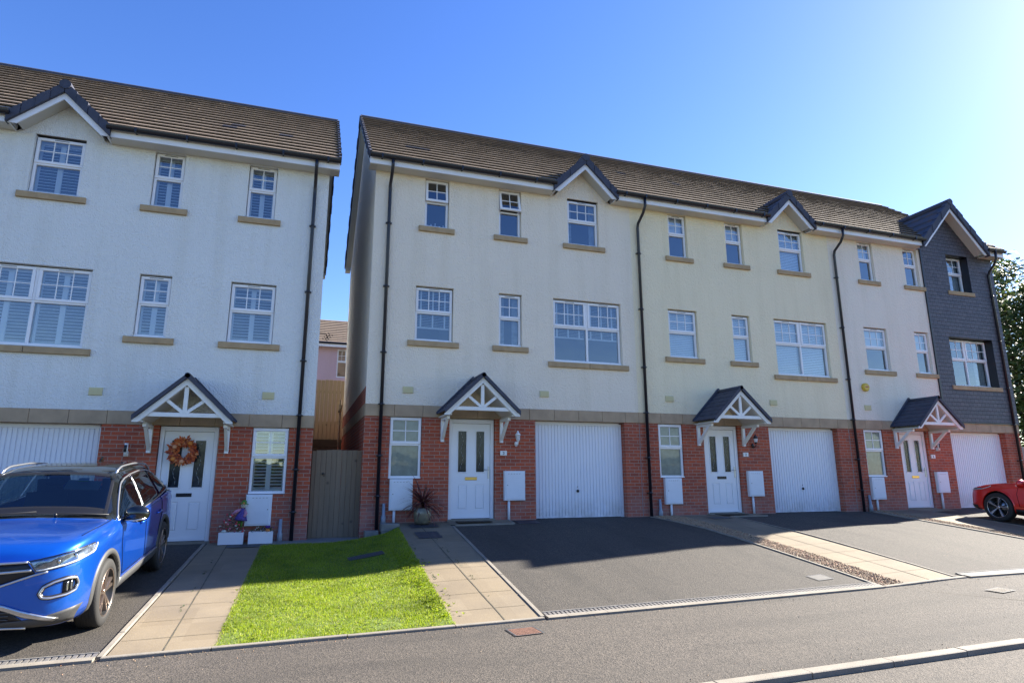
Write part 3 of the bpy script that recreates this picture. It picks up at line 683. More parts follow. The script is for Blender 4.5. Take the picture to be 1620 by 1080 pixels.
def wall_cells(mb, x0, x1, z0, z1, ops, y, mi, depth=.1, rev=None):
    """front wall sheet with holes and reveals"""
    ops = [o for o in ops if o[3] > z0+1e-4 and o[2] < z1-1e-4]
    xs = sorted({x0, x1, *[min(max(o[0], x0), x1) for o in ops], *[min(max(o[1], x0), x1) for o in ops]})
    zs = sorted({z0, z1, *[min(max(o[2], z0), z1) for o in ops], *[min(max(o[3], z0), z1) for o in ops]})
    for i in range(len(xs)-1):
        for j in range(len(zs)-1):
            xm, zm = (xs[i]+xs[i+1])/2, (zs[j]+zs[j+1])/2
            if any(o[0] < xm < o[1] and o[2] < zm < o[3] for o in ops): continue
            mb.add([(xs[i], y, zs[j]), (xs[i+1], y, zs[j]), (xs[i+1], y, zs[j+1]), (xs[i], y, zs[j+1])], [(0, 1, 2, 3)], mi)
    for o in ops:
        a, b, c, d = max(o[0], x0), min(o[1], x1), max(o[2], z0), min(o[3], z1); dp = o[4]; r = mi if rev is None else rev
        if o[0] > x0-1e-4: mb.add([(a, y, c), (a, y+dp, c), (a, y+dp, d), (a, y, d)], [(3, 2, 1, 0)], r)
        if o[1] < x1+1e-4: mb.add([(b, y, c), (b, y+dp, c), (b, y+dp, d), (b, y, d)], [(0, 1, 2, 3)], r)
        if abs(d-o[3]) < 1e-4 and d < z1-1e-4: mb.add([(a, y, d), (b, y, d), (b, y+dp, d), (a, y+dp, d)], [(0, 1, 2, 3)], r)
        if abs(c-o[2]) < 1e-4 and c > z0+1e-4: mb.add([(a, y, c), (b, y, c), (b, y+dp, c), (a, y+dp, c)], [(3, 2, 1, 0)], r)

def window(H, mx, x0, x1, z0, z1, y, cols=1, grid=(2, 2), frac=.47, sill=None, blind=None, tilt=(0,), frost=False, sillsplit=False, label=None):
    fw_, d = .05, .07
    zt = z1-(z1-z0)*frac
    f = MB(mx)
    f.bbox(x0, x1, y, y+d, z1-fw_, z1); f.bbox(x0, x1, y, y+d, z0, z0+fw_); f.bbox(x0, x0+fw_, y, y+d, z0+fw_, z1-fw_); f.bbox(x1-fw_, x1, y, y+d, z0+fw_, z1-fw_)
    f.bbox(x0+fw_, x1-fw_, y+.001, y+d, zt-.025, zt+.02)
    f.box(x0+.0, x1-.0, y-.03, y-.001, z0, z0+.028)
    wc = (x1-x0)/cols
    for i in range(1, cols): xm = x0+wc*i; f.bbox(xm-.024, xm+.024, y+.001, y+d, z0+fw_, zt-.025); f.bbox(xm-.024, xm+.024, y+.001, y+d, zt+.02, z1-fw_)
    W = f.build('window', M['white'], H, label)
    gm = M['frost'] if frost else M['glass']
    for i in range(cols):
        a = x0+wc*i+(.026 if i else .008); b = x0+wc*(i+1)-(.026 if i < cols-1 else .008); c, e = zt+.012, z1-.010; k = .056; s = MB(mx)
        y0, y1 = y-.016, y+.03
        s.bbox(a, b, y0, y1, e-k, e); s.bbox(a, b, y0, y1, c, c+k); s.bbox(a, a+k, y0, y1, c+k, e-k); s.bbox(b-k, b, y0, y1, c+k, e-k)
        s.add([(a+k, y+.014, c+k), (b-k, y+.014, c+k), (b-k, y+.014, e-k), (a+k, y+.014, e-k)], [(0, 1, 2, 3)], 1)
        nx, nz = grid
        for q in range(1, nx): xx = a+k+(b-a-2*k)*q/nx; s.box(xx-.009, xx+.009, y+.004, y+.026, c+k, e-k)
        for q in range(1, nz): zz = c+k+(e-c-2*k)*q/nz; s.box(a+k, b-k, y+.0045, y+.0255, zz-.009, zz+.009)
        if not tilt[min(i, len(tilt)-1)] and z0 > 3 : s.box((a+b)/2-.12, (a+b)/2+.12, y0-.006, y0, e-.03, e-.021, 2)
        an = tilt[min(i, len(tilt)-1)]
        if an:
            ca, sa = cos(an), sin(an); py, pz = y0, e
            s.v = [(X, py+(Y-py)*ca+(Z-pz)*sa, pz-(Y-py)*sa+(Z-pz)*ca) for X, Y, Z in s.v]
        s.build('window_sash', [M['white'], gm, M['black']], W)
        g = MB(mx); a2 = x0+wc*i+(.024 if i else fw_); b2 = x0+wc*(i+1)-(.024 if i < cols-1 else fw_)
        g.add([(a2, y+.04, z0+fw_), (b2, y+.04, z0+fw_), (b2, y+.04, zt-.025), (a2, y+.04, zt-.025)], [(0, 1, 2, 3)])
        g.build('window_pane', gm, W)
        # glazing seals
    if sill:
        s = MB(mx)
        if sillsplit: xm = (sill[0]+sill[1])/2; s.bbox(sill[0], xm-.004, -.055, y, sill[2], sill[2]+.12, .008); s.bbox(xm+.004, sill[1], -.055, y, sill[2], sill[2]+.12, .008)
        else: s.bbox(sill[0], sill[1], -.055, y, sill[2], sill[2]+.12, .008)
        s.build('window_sill', M['sill'], W)
    if blind and not frost:
        b = MB(mx); yb = y+.12; kind = blind[0]; frc = blind[1] if len(blind) > 1 else 1
        for i in range(cols):
            a, c = x0+wc*i+.03, x0+wc*(i+1)-.03
            if kind == 'shutter':
                a -= .0; np_ = 2 if c-a > .45 else 1; pw = (c-a)/np_
                if np_ == 1 and c-a > .42: np_ = 2; pw = (c-a)/2
                for q in range(np_):
                    p, r = a+pw*q, a+pw*(q+1)
                    b.box(p, p+.045, yb, yb+.03, z0, z1); b.box(r-.045, r, yb, yb+.03, z0, z1); b.box(p+.045, r-.045, yb, yb+.03, z0, z0+.09); b.box(p+.045, r-.045, yb, yb+.03, z1-.09, z1)
                    zz = z0+.12
                    while zz < z1-.1:
                        b.add([(p+.045, yb-.012, zz-.012), (r-.045, yb-.012, zz-.012), (r-.045, yb+.042, zz+.008), (p+.045, yb+.042, zz+.008), (p+.045, yb-.012, zz-.020), (r-.045, yb-.012, zz-.020)], [(0, 1, 2, 3), (4, 5, 1, 0)]); zz += .062
            elif kind in ('venetian', 'closed'):
                zb = z1-(z1-z0)*frc; zz = z1-.03; st, dy, hh = (.036, .016, .010) if kind == 'venetian' else (.046, .010, .040)
                while zz > zb:
                    b.add([(a, yb, zz-hh), (c, yb, zz-hh), (c, yb+dy, zz), (a, yb+dy, zz)], [(0, 1, 2, 3)]); zz -= st
                if frc < 1: b.box(a, c, yb-.004, yb+.02, zb-.03, zb+.005)
                if kind == 'venetian':
                    for q in (.15, .5, .85) if c-a > .6 else (.3, .7): xx = a+(c-a)*q; b.box(xx-.018, xx+.018, yb-.008, yb-.003, zb, z1)
            elif kind == 'roller': b.box(a, c, yb, yb+.004, z1-(z1-z0)*frc, z1)
            elif kind == 'curtain':
                for (p, r) in ((a, a+(c-a)*frc), (c-(c-a)*frc, c)) if cols == 1 else (((a, a+(c-a)*frc),) if i == 0 else ((c-(c-a)*frc, c),)):
                    n = 14; vs = []
                    for q in range(n+1): xx = p+(r-p)*q/n; yy = yb+.02+.018*sin(q*2.1); vs += [(xx, yy, z0), (xx, yy, z1)]
                    b.add(vs, [(2*q, 2*q+2, 2*q+3, 2*q+1) for q in range(n)])
            elif kind == 'ornament':
                for q in range(5): xx = a+.05+(c-a-.1)*q/4; b.tube([(xx, yb, z0+.06), (xx, yb, z0+.06+.05+.06*((q*7) % 3)/2)], .016, 6)
        b.build({'shutter': 'shutter', 'curtain': 'curtain', 'ornament': 'ornament'}.get(kind, 'blind'), M['curt'] if kind == 'curtain' else M['blind'], W)
    return W

DIG = {'1': ['010', '110', '010', '010', '111'], '2': ['110', '001', '010', '100', '111'], '3': ['110', '001', '010', '001', '110']}
def house(loc, mx, cfg):
    H = thing('terraced_house', cfg['label'], 'house', loc, group=cfg.get('group'))
    W = 6.36 if not cfg.get('slate') else 6.60
    rm = cfg['render']; S = cfg.get('slate')
    T1, T2, T3 = (1.12, 1.68, 6.42, 7.60, .1), (2.88, 3.44, 6.42, 7.60, .1), (4.64, 5.48, 6.42, 7.64, .1)
    M1, M2, M3 = (.97, 1.82, 3.78, 5.02, .1), (2.88, 3.44, 3.78, 5.02, .1), (4.22, 6.00, 3.50, 5.02, .1)
    if S: T3 = (4.62, 5.54, 6.42, 7.60, .24); M3 = (4.22, 6.04, 3.48, 4.96, .24)
    G1, DR, GR = (.52, 1.19, .86, 2.13, .08), (1.78, 2.80, -.1, 2.13, .12), (3.74, 5.98, -.1, 2.13, .22)
    up = [T1, T2, T3, M1, M2, M3]; lo = [G1, DR, GR]; Z0 = -.55
    W0 = cfg.get('w0', 0)
    # brick storey
    b = MB(mx); wall_cells(b, W0, W, Z0, 2.13, [(o[0], o[1], o[2] if o is G1 else Z0, o[3], o[4]) for o in lo], .012, 0)
    for x, on in ((W0, cfg['end'][0]), (W, cfg['end'][1])):
        q = [(x, .012, Z0), (x, 7.3, Z0), (x, 7.3, 2.13), (x, .012, 2.13)]
        if on:
            b.add(q, [(0, 3, 2, 1) if x == W0 else (0, 1, 2, 3)])
            q = [(x, .006, 2.385), (x, 7.3, 2.385), (x, 7.3, 2.75), (x, .006, 2.75)]; b2 = MB(mx); b2.add(q, [(0, 3, 2, 1) if x == W0 else (0, 1, 2, 3)]); b2.build('brick_strip', M['brick'], H)
    b.build('brick_wall', M['brick'], H)
    b = MB(mx); b.add([(W0, 7.3, Z0), (W, 7.3, Z0), (W, 7.3, 2.75), (W0, 7.3, 2.75)], [(3, 2, 1, 0)]); b.build('back_wall', M['brick'], H)
    # stone band, in blocks
    b = MB(mx); x = W0; xs = W
    while x < xs-.01:
        x2 = min(x+.60, xs)
        if xs-x2 < .15: x2 = xs
        b.bbox(x+.003, x2-.003, -.008, .04, 2.133, 2.38, .004); x = x2
    if cfg['end'][0]: b.box(W0-.012, W0+.02, .041, 7.3, 2.133, 2.383)
    if cfg['end'][1]: b.box(W-.02, W+.012, .041, 7.3, 2.133, 2.383)
    b.box(W0+.01, W-.01, .03, .20, 2.131, 2.32)
    b.build('stone_band', M['stone'], H)
    # rendered storeys
    b = MB(mx); xe = S or W
    gc, gh, gp, gf = cfg['gab']; gs = (gp-gf)/gh
    wall_cells(b, W0, xe, 2.382, 7.62, [o for o in up if o[1] <= xe], 0, 0)
    if not S: b.prism([(gc-gh-.1, 7.62), (gc+gh+.1, 7.62), (gc, 7.62+gs*(gh+.1))], 'y', 0, .03)
    for x, on in ((W0, cfg['end'][0]), (W, cfg['end'][1])):
        if on and not (S and x == W):
            q = [(x, 0, 2.75), (x, 7.3, 2.75), (x, 7.3, EZ-.1), (x, 3.65, RZ-.06), (x, 0, EZ+.2)]; q0 = [(x, 0, 2.382), (x, .006, 2.382), (x, .006, 2.75), (x, 0, 2.75)]
            b.add(q, [(0, 4, 3, 2, 1) if x == W0 else (0, 1, 2, 3, 4)])
    b.build('rendered_wall', rm, H)
    b = MB(mx); b.add([(W0, 7.3, 2.75), (W, 7.3, 2.75), (W, 7.3, 7.7), (W0, 7.3, 7.7)], [(3, 2, 1, 0)]); b.build('back_wall', rm, H)
    if S:
        b = MB(mx); y = -.03
        wall_cells(b, S, W, 2.40, 7.62, [o for o in up if o[1] > S], y, 0, rev=1)
        b.prism([(gc-gh-.06, 7.62), (gc+gh+.1, 7.62), (gc, 7.62+gs*(gh+.1))], 'y', y, 0)
        b.box(S-.05, S, y-.012, 0, 2.39, 7.62, 1)
        q = [(W, y, 2.4), (W, 7.3, 2.4), (W, 7.3, EZ-.1), (W, 3.65, RZ-.06), (W, y, EZ+.2)]; b.add(q, [(0, 1, 2, 3, 4)])
        b.box(S, W+.01, y-.02, 0, 2.38, 2.40, 1)
        b.build('slate_cladding', [M['slate'], M['gut']], H)
    # rooms behind the windows
    b = MB(mx)
    for z in (2.30, 5.30): b.box(W0+.02, W-.02, .12, 7.2, z, z+.06)
    b.box(W0+.02, W-.02, 3.4, 3.45, 0, 7.9); b.box(2.2, 2.26, .16, 3.4, 2.36, 7.6); b.box(3.8, 3.86, .16, 3.4, 2.36, 7.6); b.box(1.4, 1.46, .16, 3.4, 0, 2.3); b.box(W0+.02, W-.02, .12, 3.4, 7.66, 7.70)
    if not cfg['end'][0]: b.box(.005, .02, .01, 7.2, Z0, 7.7)
    b.build('inner_wall', M['inner'], H)
    # windows
    bl = cfg['blinds']; tl = cfg.get('tilt', (0, 0)); gm = cfg.get('gwin', {})
    sl = lambda o, e=.15: (o[0]-e, o[1]+e, o[2]-.125)
    sd = S and .02
    window(H, mx, T1[0]+.01, T1[1]-.01, 6.43, 7.595, .075, 1, (2, 2), .47, (.99, 1.81, 6.295), bl[0], (tl[0],))
    window(H, mx, T2[0]+.01, T2[1]-.01, 6.43, 7.595, .075, 1, (2, 2), .47, (2.75, 3.58, 6.295), bl[1], (tl[1],))
    window(H, mx, T3[0]+.01, T3[1]-.01, 6.43, 7.59, .21 if S else .075, 1, (3, 2), .47, (4.50, 5.62, 6.295), bl[2])
    window(H, mx, M1[0]+.01, M1[1]-.01, 3.79, 5.0, .075, 1, (3, 2), .47, (.82, 1.95, 3.655), bl[3])
    window(H, mx, M2[0]+.01, M2[1]-.01, 3.79, 5.0, .075, 1, (2, 2), .47, (2.73, 3.58, 3.655), bl[4])
    window(H, mx, M3[0]+.01, M3[1]-.01, 3.51, M3[3]-.02, .21 if S else .075, 2, (3, 2), .44, (4.07, 6.14, 3.365), bl[5], sillsplit=True)
    window(H, mx, G1[0]+.005, G1[1]-.005, .87, 2.125, .05, 1, (2, 2), .45, None, bl[6], frost=not bl[6])
    if bl[6] is None: pass
    # garage door
    b = MB(mx); y = .20
    b.bbox(3.745, 3.80, y-.02, y+.05, -.02, 2.10, .004, 0); b.bbox(5.92, 5.975, y-.02, y+.05, -.02, 2.10, .004, 0); b.box(3.80, 5.92, y-.02, y+.05, 2.055, 2.128, 0)
    n = 27; vs = []; x0, x1 = 3.80, 5.92; p = (x1-x0)/n
    prof = []
    for i in range(n):
        xa = x0+p*i; prof += [(xa, y+.016), (xa+.010, y+.016), (xa+.018, y), (xa+p-.008, y), (xa+p, y+.016)]
    for (xx, yy) in prof: vs += [(xx, yy, .03), (xx, yy, 2.055)]
    b.add(vs, [(2*i, 2*i+2, 2*i+3, 2*i+1) for i in range(len(prof)-1)])
    b.box(3.80, 5.92, y-.004, y+.02, .0, .03)
    G = b.build('garage_door', M['gar'], H)
    if cfg.get('ghandle', True):
        h = MB(mx); h.sphere((4.82, y-.02, .58), .035, 10, 6, (1, .6, 1)); h.box(4.813, 4.827, y-.012, y, .66, .68); h.build('handle', M['black'], G)
    # front door
    y = .10; x0, x1 = 1.79, 2.79; b = MB(mx)
    b.bbox(x0, x0+.075, y-.03, y+.05, -.01, 2.12); b.bbox(x1-.075, x1, y-.03, y+.05, -.01, 2.12); b.bbox(x0+.075, x1-.075, y-.03, y+.05, 2.03, 2.12)
    b.box(x0-.02, x1+.02, y-.10, y+.05, -.04, .035, 1)
    a, c = x0+.08, x1-.08; z0, z1 = .045, 2.025
    lights = ((a+.13, a+.31), (c-.31, c-.13)); zl0, zl1 = 1.0, 1.86
    cells = [(l, r, zl0, zl1, .02) for l, r in lights]+[(a+.13, a+.335, .22, .74, .012), (c-.335, c-.13, .22, .74, .012)]
    wall_cells(b, a, c, z0, z1, cells, y, 0)
    for (l, r, q0, q1, dp) in cells[2:]:
        b.add([(l, y+.012, q0), (r, y+.012, q0), (r, y+.012, q1), (l, y+.012, q1)], [(0, 1, 2, 3)]); b.bbox(l+.02, r-.02, y-.002, y+.011, q0+.02, q1-.02, .01)
    for (l, r) in lights:
        for q in ((l-.02, l, zl0-.02, zl1+.02), (r, r+.02, zl0-.02, zl1+.02), (l, r, zl0-.02, zl0), (l, r, zl1, zl1+.02)): b.bbox(q[0], q[1], y-.012, y-.0005, q[2], q[3], .004)
    b.box(a, c, y-.02, y-.0005, z0, z0+.05, 0)
    D = b.build('front_door', [M['door'], M['conc']], H)
    g = MB(mx)
    for (l, r) in lights: g.add([(l, y+.019, zl0), (r, y+.019, zl0), (r, y+.019, zl1), (l, y+.019, zl1)], [(0, 1, 2, 3)])
    g.build('door_glass', M['dglass'], D)
    g = MB(mx)
    for (l, r) in lights:
        xm = (l+r)/2
        for k in range(10):
            za = zl0+.05+k*.08; g.tube([(xm-.03*sin(k*1.3+1), y+.017, za), (xm-.03*sin((k+1)*1.3+1), y+.017, za+.08)], .0035, 5)
    g.build('leading', M['steel'], D)
    g = MB(mx); g.bbox(2.16, 2.42, y-.014, y-.001, .83, .895, .005); g.build('letter_plate', M[cfg['letter']], D)
    g = MB(mx); hx = 2.675; g.box(hx-.012, hx+.012, y-.018, y-.001, .86, 1.12); g.tube([(hx, y-.02, 1.05), (hx, y-.055, 1.05), (hx-.11, y-.055, 1.05)], .009, 6); g.build('handle', M['steel'], D)
    # canopy over the door
    xc, hw, zp, zf, yf = 2.28, .72, 2.90, 2.12, -.86; s_ = .955
    g = MB(mx); n = 7
    for sg in (-1, 1):
        for i in range(n):
            a, b2 = i/n, (i+1)/n+.02; e = .78
            xa, xb = e*(1-a), e*(1-min(1, b2)); za, zb = zp+.045-s_*xa, zp+.045-s_*xb; lo = .028
            vs = [(xc+sg*xa, yf-.05, za), (xc+sg*xa, -.001, za), (xc+sg*xa, yf-.05, za+lo), (xc+sg*xa, -.001, za+lo), (xc+sg*xb, yf-.05, zb+.008), (xc+sg*xb, -.001, zb+.008), (xc+sg*xb, yf-.05, zb-.03), (xc+sg*xa, yf-.05, za-.03)]
            fs = [(0, 2, 3, 1), (2, 4, 5, 3), (7, 6, 4, 2)]
            if sg > 0: fs = [f[::-1] for f in fs]
            g.add(vs, fs)
        P = [(xc+sg*.80, zp+.01-s_*.80), (xc, zp+.01), (xc, zp+.10), (xc+sg*.80, zp+.10-s_*.80)]
        g.prism(P if sg < 0 else P[::-1], 'y', yf-.06, yf-.03)
        P = [(xc+sg*.80, zp+.07-s_*.80), (xc, zp+.07), (xc, zp+.15), (xc+sg*.80, zp+.11-s_*.80)]
        g.prism(P if sg < 0 else P[::-1], 'y', -.05, -.002)
    g.tube([(xc, yf-.06, zp+.055), (xc, -.01, zp+.055)], .05, 8)
    K = g.build('door_canopy', M['dark'], H)
    g = MB(mx)
    for sg in (-1, 1):
        P = [(xc, zp-.115), (xc+sg*.70, zf-.003), (xc+sg*.80, zf-.003), (xc+sg*.80, zp+.005-.80*s_), (xc, zp+.005)]
        g.prism(P if sg < 0 else P[::-1], 'y', yf, yf+.03)
    zb = zf+.10; g.bbox(xc-.60, xc+.60, yf+.032, yf+.075, zb, zb+.075, .003); g.bbox(xc-.035, xc+.035, yf+.034, yf+.07, zb+.076, zp-.14, .003)
    for sg in (-1, 1):
        A = Vector((xc+sg*.03, zb+.08)); B = Vector((xc+sg*.32, zb+.31)); d = (B-A).normalized(); nn = Vector((-d.y, d.x))*.028
        P = [tuple(A-nn), tuple(B-nn), tuple(B+nn), tuple(A+nn)]
        g.prism(P, 'y', yf+.036, yf+.066)
    g.build('truss', M['wpaint'], K)
    g = MB(mx)                                              # boxed lining and side plates
    for sg in (-1, 1):
        P = [(xc, zp-.10), (xc+sg*.66, zf+.05), (xc+sg*.66, zf+.03), (xc, zp-.12)]
        g.prism(P if sg > 0 else P[::-1], 'y', yf+.04, -.003); xx = xc+sg*.69
        g.box(xx-.05, xx+.05, yf+.031, -.003, zf, zf+.03)
    g.build('lining', M['soff'], K)
    for sg in (-1, 1):
        g = MB(mx); xx = xc+sg*.655
        g.bbox(xx-.035, xx+.035, -.05, .01, 1.62, zf-.002, .004)
        g.box(xx-.03, xx+.03, -.58, -.051, zf-.06, zf-.002)
        vs = [(xx-.026, -.05, 1.66), (xx+.026, -.05, 1.66), (xx+.026, -.05, 1.76), (xx-.026, -.05, 1.76), (xx-.026, -.50, zf-.06), (xx+.026, -.50, zf-.06), (xx+.026, -.40, zf-.06), (xx-.026, -.40, zf-.06)]
        g.add(vs, [(0, 1, 5, 4), (2, 3, 7, 6), (1, 2, 6, 5), (3, 0, 4, 7)])
        g.build('bracket', M['wpaint'], K)
    # roof
    ends = cfg['end']; vo = .17-W0*.6; x0 = -vo if ends[0] else 0; x1 = W+vo if ends[1] else W
    gi = gablet(H, None, gc, gh, gp, gf, mx, rm, bool(S))
    r_ = MB(mx); tiles(r_, x0, x1, [(gi[0], gi[1]-.02, gi[2])], random.Random(int(loc[0]*10)+5), cfg.get('darkt', ()))
    # underside
    for (ua, ub) in ((x0, gc-gh-.1), (gc+gh+.1, x1)):
        if ub > ua: r_.add([roofpt(ua, .0, -.01), roofpt(ub, .0, -.01), roofpt(ub, .3, -.01), roofpt(ua, .3, -.01)], [(0, 3, 2, 1)], 1)
    RF = r_.build('roof', [M['tile'], M['tiled']], H)
    g = MB(mx); x = x0; rz = RZ+.0
    while x < x1-.02:
        x2 = min(x+.45, x1); g.tube([(x, RY, rz-.015), (x2-.002, RY, rz-.015)], [.085, .085], 10, cap=False); x = x2
    g.build('ridge_tiles', M['dark'], RF)
    for on, xe_, sg in ((ends[0], x0, -1), (ends[1], x1, 1)):
        if not on: continue
        g = MB(mx)
        for i in range(NC):
            s0, s1 = i*SL/NC, (i+1)*SL/NC-.006; j = .012*(i % 2)
            for bk in (False, True):
                vs = []
                for xx in (xe_-sg*.03, xe_+sg*(.022+j)):
                    vs += [roofpt(xx, s0, -.10, bk), roofpt(xx, s0, .075, bk), roofpt(xx, s1, .045, bk), roofpt(xx, s1, -.10, bk)]
                fs = [(0, 1, 2, 3), (7, 6, 5, 4), (1, 5, 6, 2), (0, 4, 5, 1), (3, 2, 6, 7), (0, 3, 7, 4)]
                if sg < 0: fs = [f[::-1] for f in fs]
                if bk: fs = [f[::-1] for f in fs]
                g.add(vs, fs)
        g.build('verge', M['dark'], RF)
        g = MB(mx)
        for bk in (False, True):
            xa = xe_-sg*.02; xb = xa-sg*.025; vs = []
            for xx in (xa, xb): vs += [roofpt(xx, .03, -.26, bk), roofpt(xx, .03, -.02, bk), roofpt(xx, SL, -.02, bk), roofpt(xx, SL, -.26, bk)]
            g.add(vs, [(0, 1, 2, 3), (7, 6, 5, 4), (0, 4, 5, 1), (0, 3, 7, 4)])
            xx, xw = xa, (W0 if xe_ < 1 else W)
            g.add([roofpt(xx, .03, -.26, bk), roofpt(xw, .03, -.26, bk), roofpt(xw, SL, -.26, bk), roofpt(xx, SL, -.26, bk)], [(0, 1, 2, 3)], 0)
        for bk in (0, 1):
            y_ = -.30 if not bk else 7.3; g.box(min(xe_, W0 if xe_ < 1 else W)+.005, max(xe_, W0 if xe_ < 1 else W)-.005, y_, y_+.30, 7.60, 7.72)
        g.build('verge_board', M['bargeb'], RF)
    # eaves boards and gutter, broken by the gable
    for (a, c) in [(x0, gc-gh-.10), (gc+gh+.10, x1)]:
        if c-a < .1: continue
        g = MB(mx); q = MB(mx); gt = MB(mx)
        g.box(a, c, -.325, -.30, 7.61, 7.80); q.box(a, c, -.299, -.003, 7.612, 7.63)
        N = 8; vs = []
        for xx in (a, c):
            for k in range(N+1): an = pi+pi*k/N; vs.append((xx, -.395+.062*cos(an), 7.80+.07*sin(an)*1.05))
        gt.sm = True; gt.add(vs, [(k, k+1, N+2+k, N+1+k) for k in range(N)]); gt.sm = False
        gt.add(vs, [tuple(range(N, -1, -1)), tuple(range(N+1, 2*N+2))]); gt.box(a, c, -.334, -.327, 7.76, 7.815)
        xx = a+.25
        while xx < c: gt.box(xx-.015, xx+.015, -.46, -.326, 7.722, 7.735); gt.box(xx-.02, xx+.02, -.464, -.455, 7.73, 7.81); xx += .9
        g.build('fascia', M['white'], H); q.build('soffit', M['soff'], H); gt.build('gutter', M['gut'], H)
    # downpipes
    for (px_, neck, zb) in cfg['dp']:
        g = MB(mx); yp = -.055
        if neck: pts = [(px_+neck, -.395, 7.74), (px_+neck, -.395, 7.52), (px_+neck*.7, -.30, 7.36), (px_, yp-.03, 7.16), (px_, yp, 7.05), (px_, yp, zb)]
        else: pts = [(px_, -.395, 7.74), (px_, -.395, 7.60), (px_, -.28, 7.44), (px_, yp, 7.28), (px_, yp, 7.1), (px_, yp, zb)]
        g.tube(pts, .036, 10)
        for z in (6.35, 4.9, 3.45, 2.35, 1.3, .5): g.tube([(px_, yp, z), (px_, yp, z+.05)], .043, 10); g.box(px_-.065, px_+.065, yp-.008, .01, z+.012, z+.035)
        g.build('downpipe', M['gut'], H)
    # movement joint in the render
    # meter boxes, conduits, vents, lamp, number
    for (a, c, z0, z1, cx_, zc) in cfg['boxes']:
        g = MB(mx); g.bbox(a, c, -.075, .02, z0, z1, .008); g.bbox(a+.03, c-.03, -.083, -.0755, z0+.03, z1-.03, .006); g.box(a+.06, a+.075, -.086, -.0832, (z0+z1)/2, (z0+z1)/2+.02, 1)
        for k in range(5): xx = a+.08+(c-a-.16)*k/5; g.box(xx, xx+.03, -.0845, -.0832, z1-.065, z1-.058, 1)
        mbx = g.build('meter_box', [M['box'], M['concd']], H)
        if cx_ is not None: g = MB(mx); g.tube([(cx_, -.03, z0-.001), (cx_, -.03, zc)], .028, 8); g.build('conduit', M['cond'], mbx)
    for (xx, z0, z1) in cfg['stubs']:
        g = MB(mx); g.tube([(xx, -.04, z0), (xx, -.05, z0+.16), (xx, -.05, z0+.17), (xx, -.03, z1)], [.052, .048, .034, .030], 8); g.build('pipe_cover', M['stub'], H)
    for (xx, zz) in cfg['vents']:
        g = MB(mx); g.bbox(xx-.11, xx+.11, -.028, -.001, zz-.07, zz+.07, .006)
        for k in range(5): z = zz-.045+k*.02; g.box(xx-.09, xx+.09, -.033, -.0285, z, z+.007)
        g.build('air_vent', M['vent'], H)
    xx, zz, lk = cfg['lamp']
    g = MB(mx)
    if lk in ('white', 'black'):
        m_ = M['wpaint'] if lk == 'white' else M['black']
        g.lathe([(.0, 0), (.045, .0), (.045, .012), (0, .012)], (xx, 0, 0), 10) if False else None
        g.sphere((xx, -.01, zz-.12), .05, 10, 6, (.8, .5, 1.2)); g.tube([(xx, -.02, zz-.12), (xx, -.08, zz-.16), (xx, -.13, zz-.12), (xx, -.13, zz-.06)], .011, 6)
        g.lathe([(.02, -.07), (.035, -.05), (.05, .06), (.062, .065), (.062, .08), (.02, .13), (.012, .16), (.0, .165)], (xx, -.13, zz), 6)
        L = g.build('wall_lamp', m_, H); k = MB(mx); k.lathe([(.034, -.045), (.047, .058)], (xx, -.13, zz), 12); 
        g2 = MB(mx); g2.lathe([(.041, -.035), (.053, .05)], (xx, -.13, zz), 12); g2.build('lamp_glass', M['lampw'], L)
    else:
        g.tube([(xx, -.06, zz-.11), (xx, -.06, zz+.11)], .032, 10); g.box(xx-.035, xx+.035, -.04, .012, zz-.12, zz-.03)
        L = g.build('wall_lamp', M['wpaint'], H); g2 = MB(mx); g2.tube([(xx+.004, -.066, zz-.05), (xx+.004, -.066, zz+.08)], .030, 10); g2.build('lamp_glass', M['black'], L)
    if cfg.get('num'):
        xx, zz, dg = cfg['num']; g = MB(mx); g.bbox(xx-.075, xx+.075, -.016, .013, zz-.05, zz+.05, .004)
        Pn = g.build('number_plate', M['wpaint'], H); g = MB(1); px = .012; x_c = mx*xx
        for r, row in enumerate(DIG[dg]):
            for c, ch in enumerate(row):
                if ch == '1': g.box(x_c+(c-1.5)*px, x_c+(c-.5)*px, -.019, -.0162, zz+(1.5-r)*px, zz+(2.5-r)*px)
        g.build('numeral', M['black'], Pn)
    if cfg.get('alarm'):
        xx, zz = cfg['alarm']; g = MB(mx); N = 14; vs = []
        for y_, r in ((0, .115), (-.06, .115), (-.085, .09)):
            for k in range(N): a = 2*pi*k/N; vs.append((xx+r*cos(a), y_, zz+r*sin(a)))
        g.add(vs, [tuple(reversed(range(2*N, 3*N)))]+[(k, (k+1) % N, N+(k+1) % N, N+k) for k in range(N)]+[(N+k, N+(k+1) % N, 2*N+(k+1) % N, 2*N+k) for k in range(N)])
        g.box(xx-.06, xx+.05, -.088, -.0855, zz-.01, zz+.018, 1); g.build('alarm_box', [M['yel'], M['redm']], H)
    return H

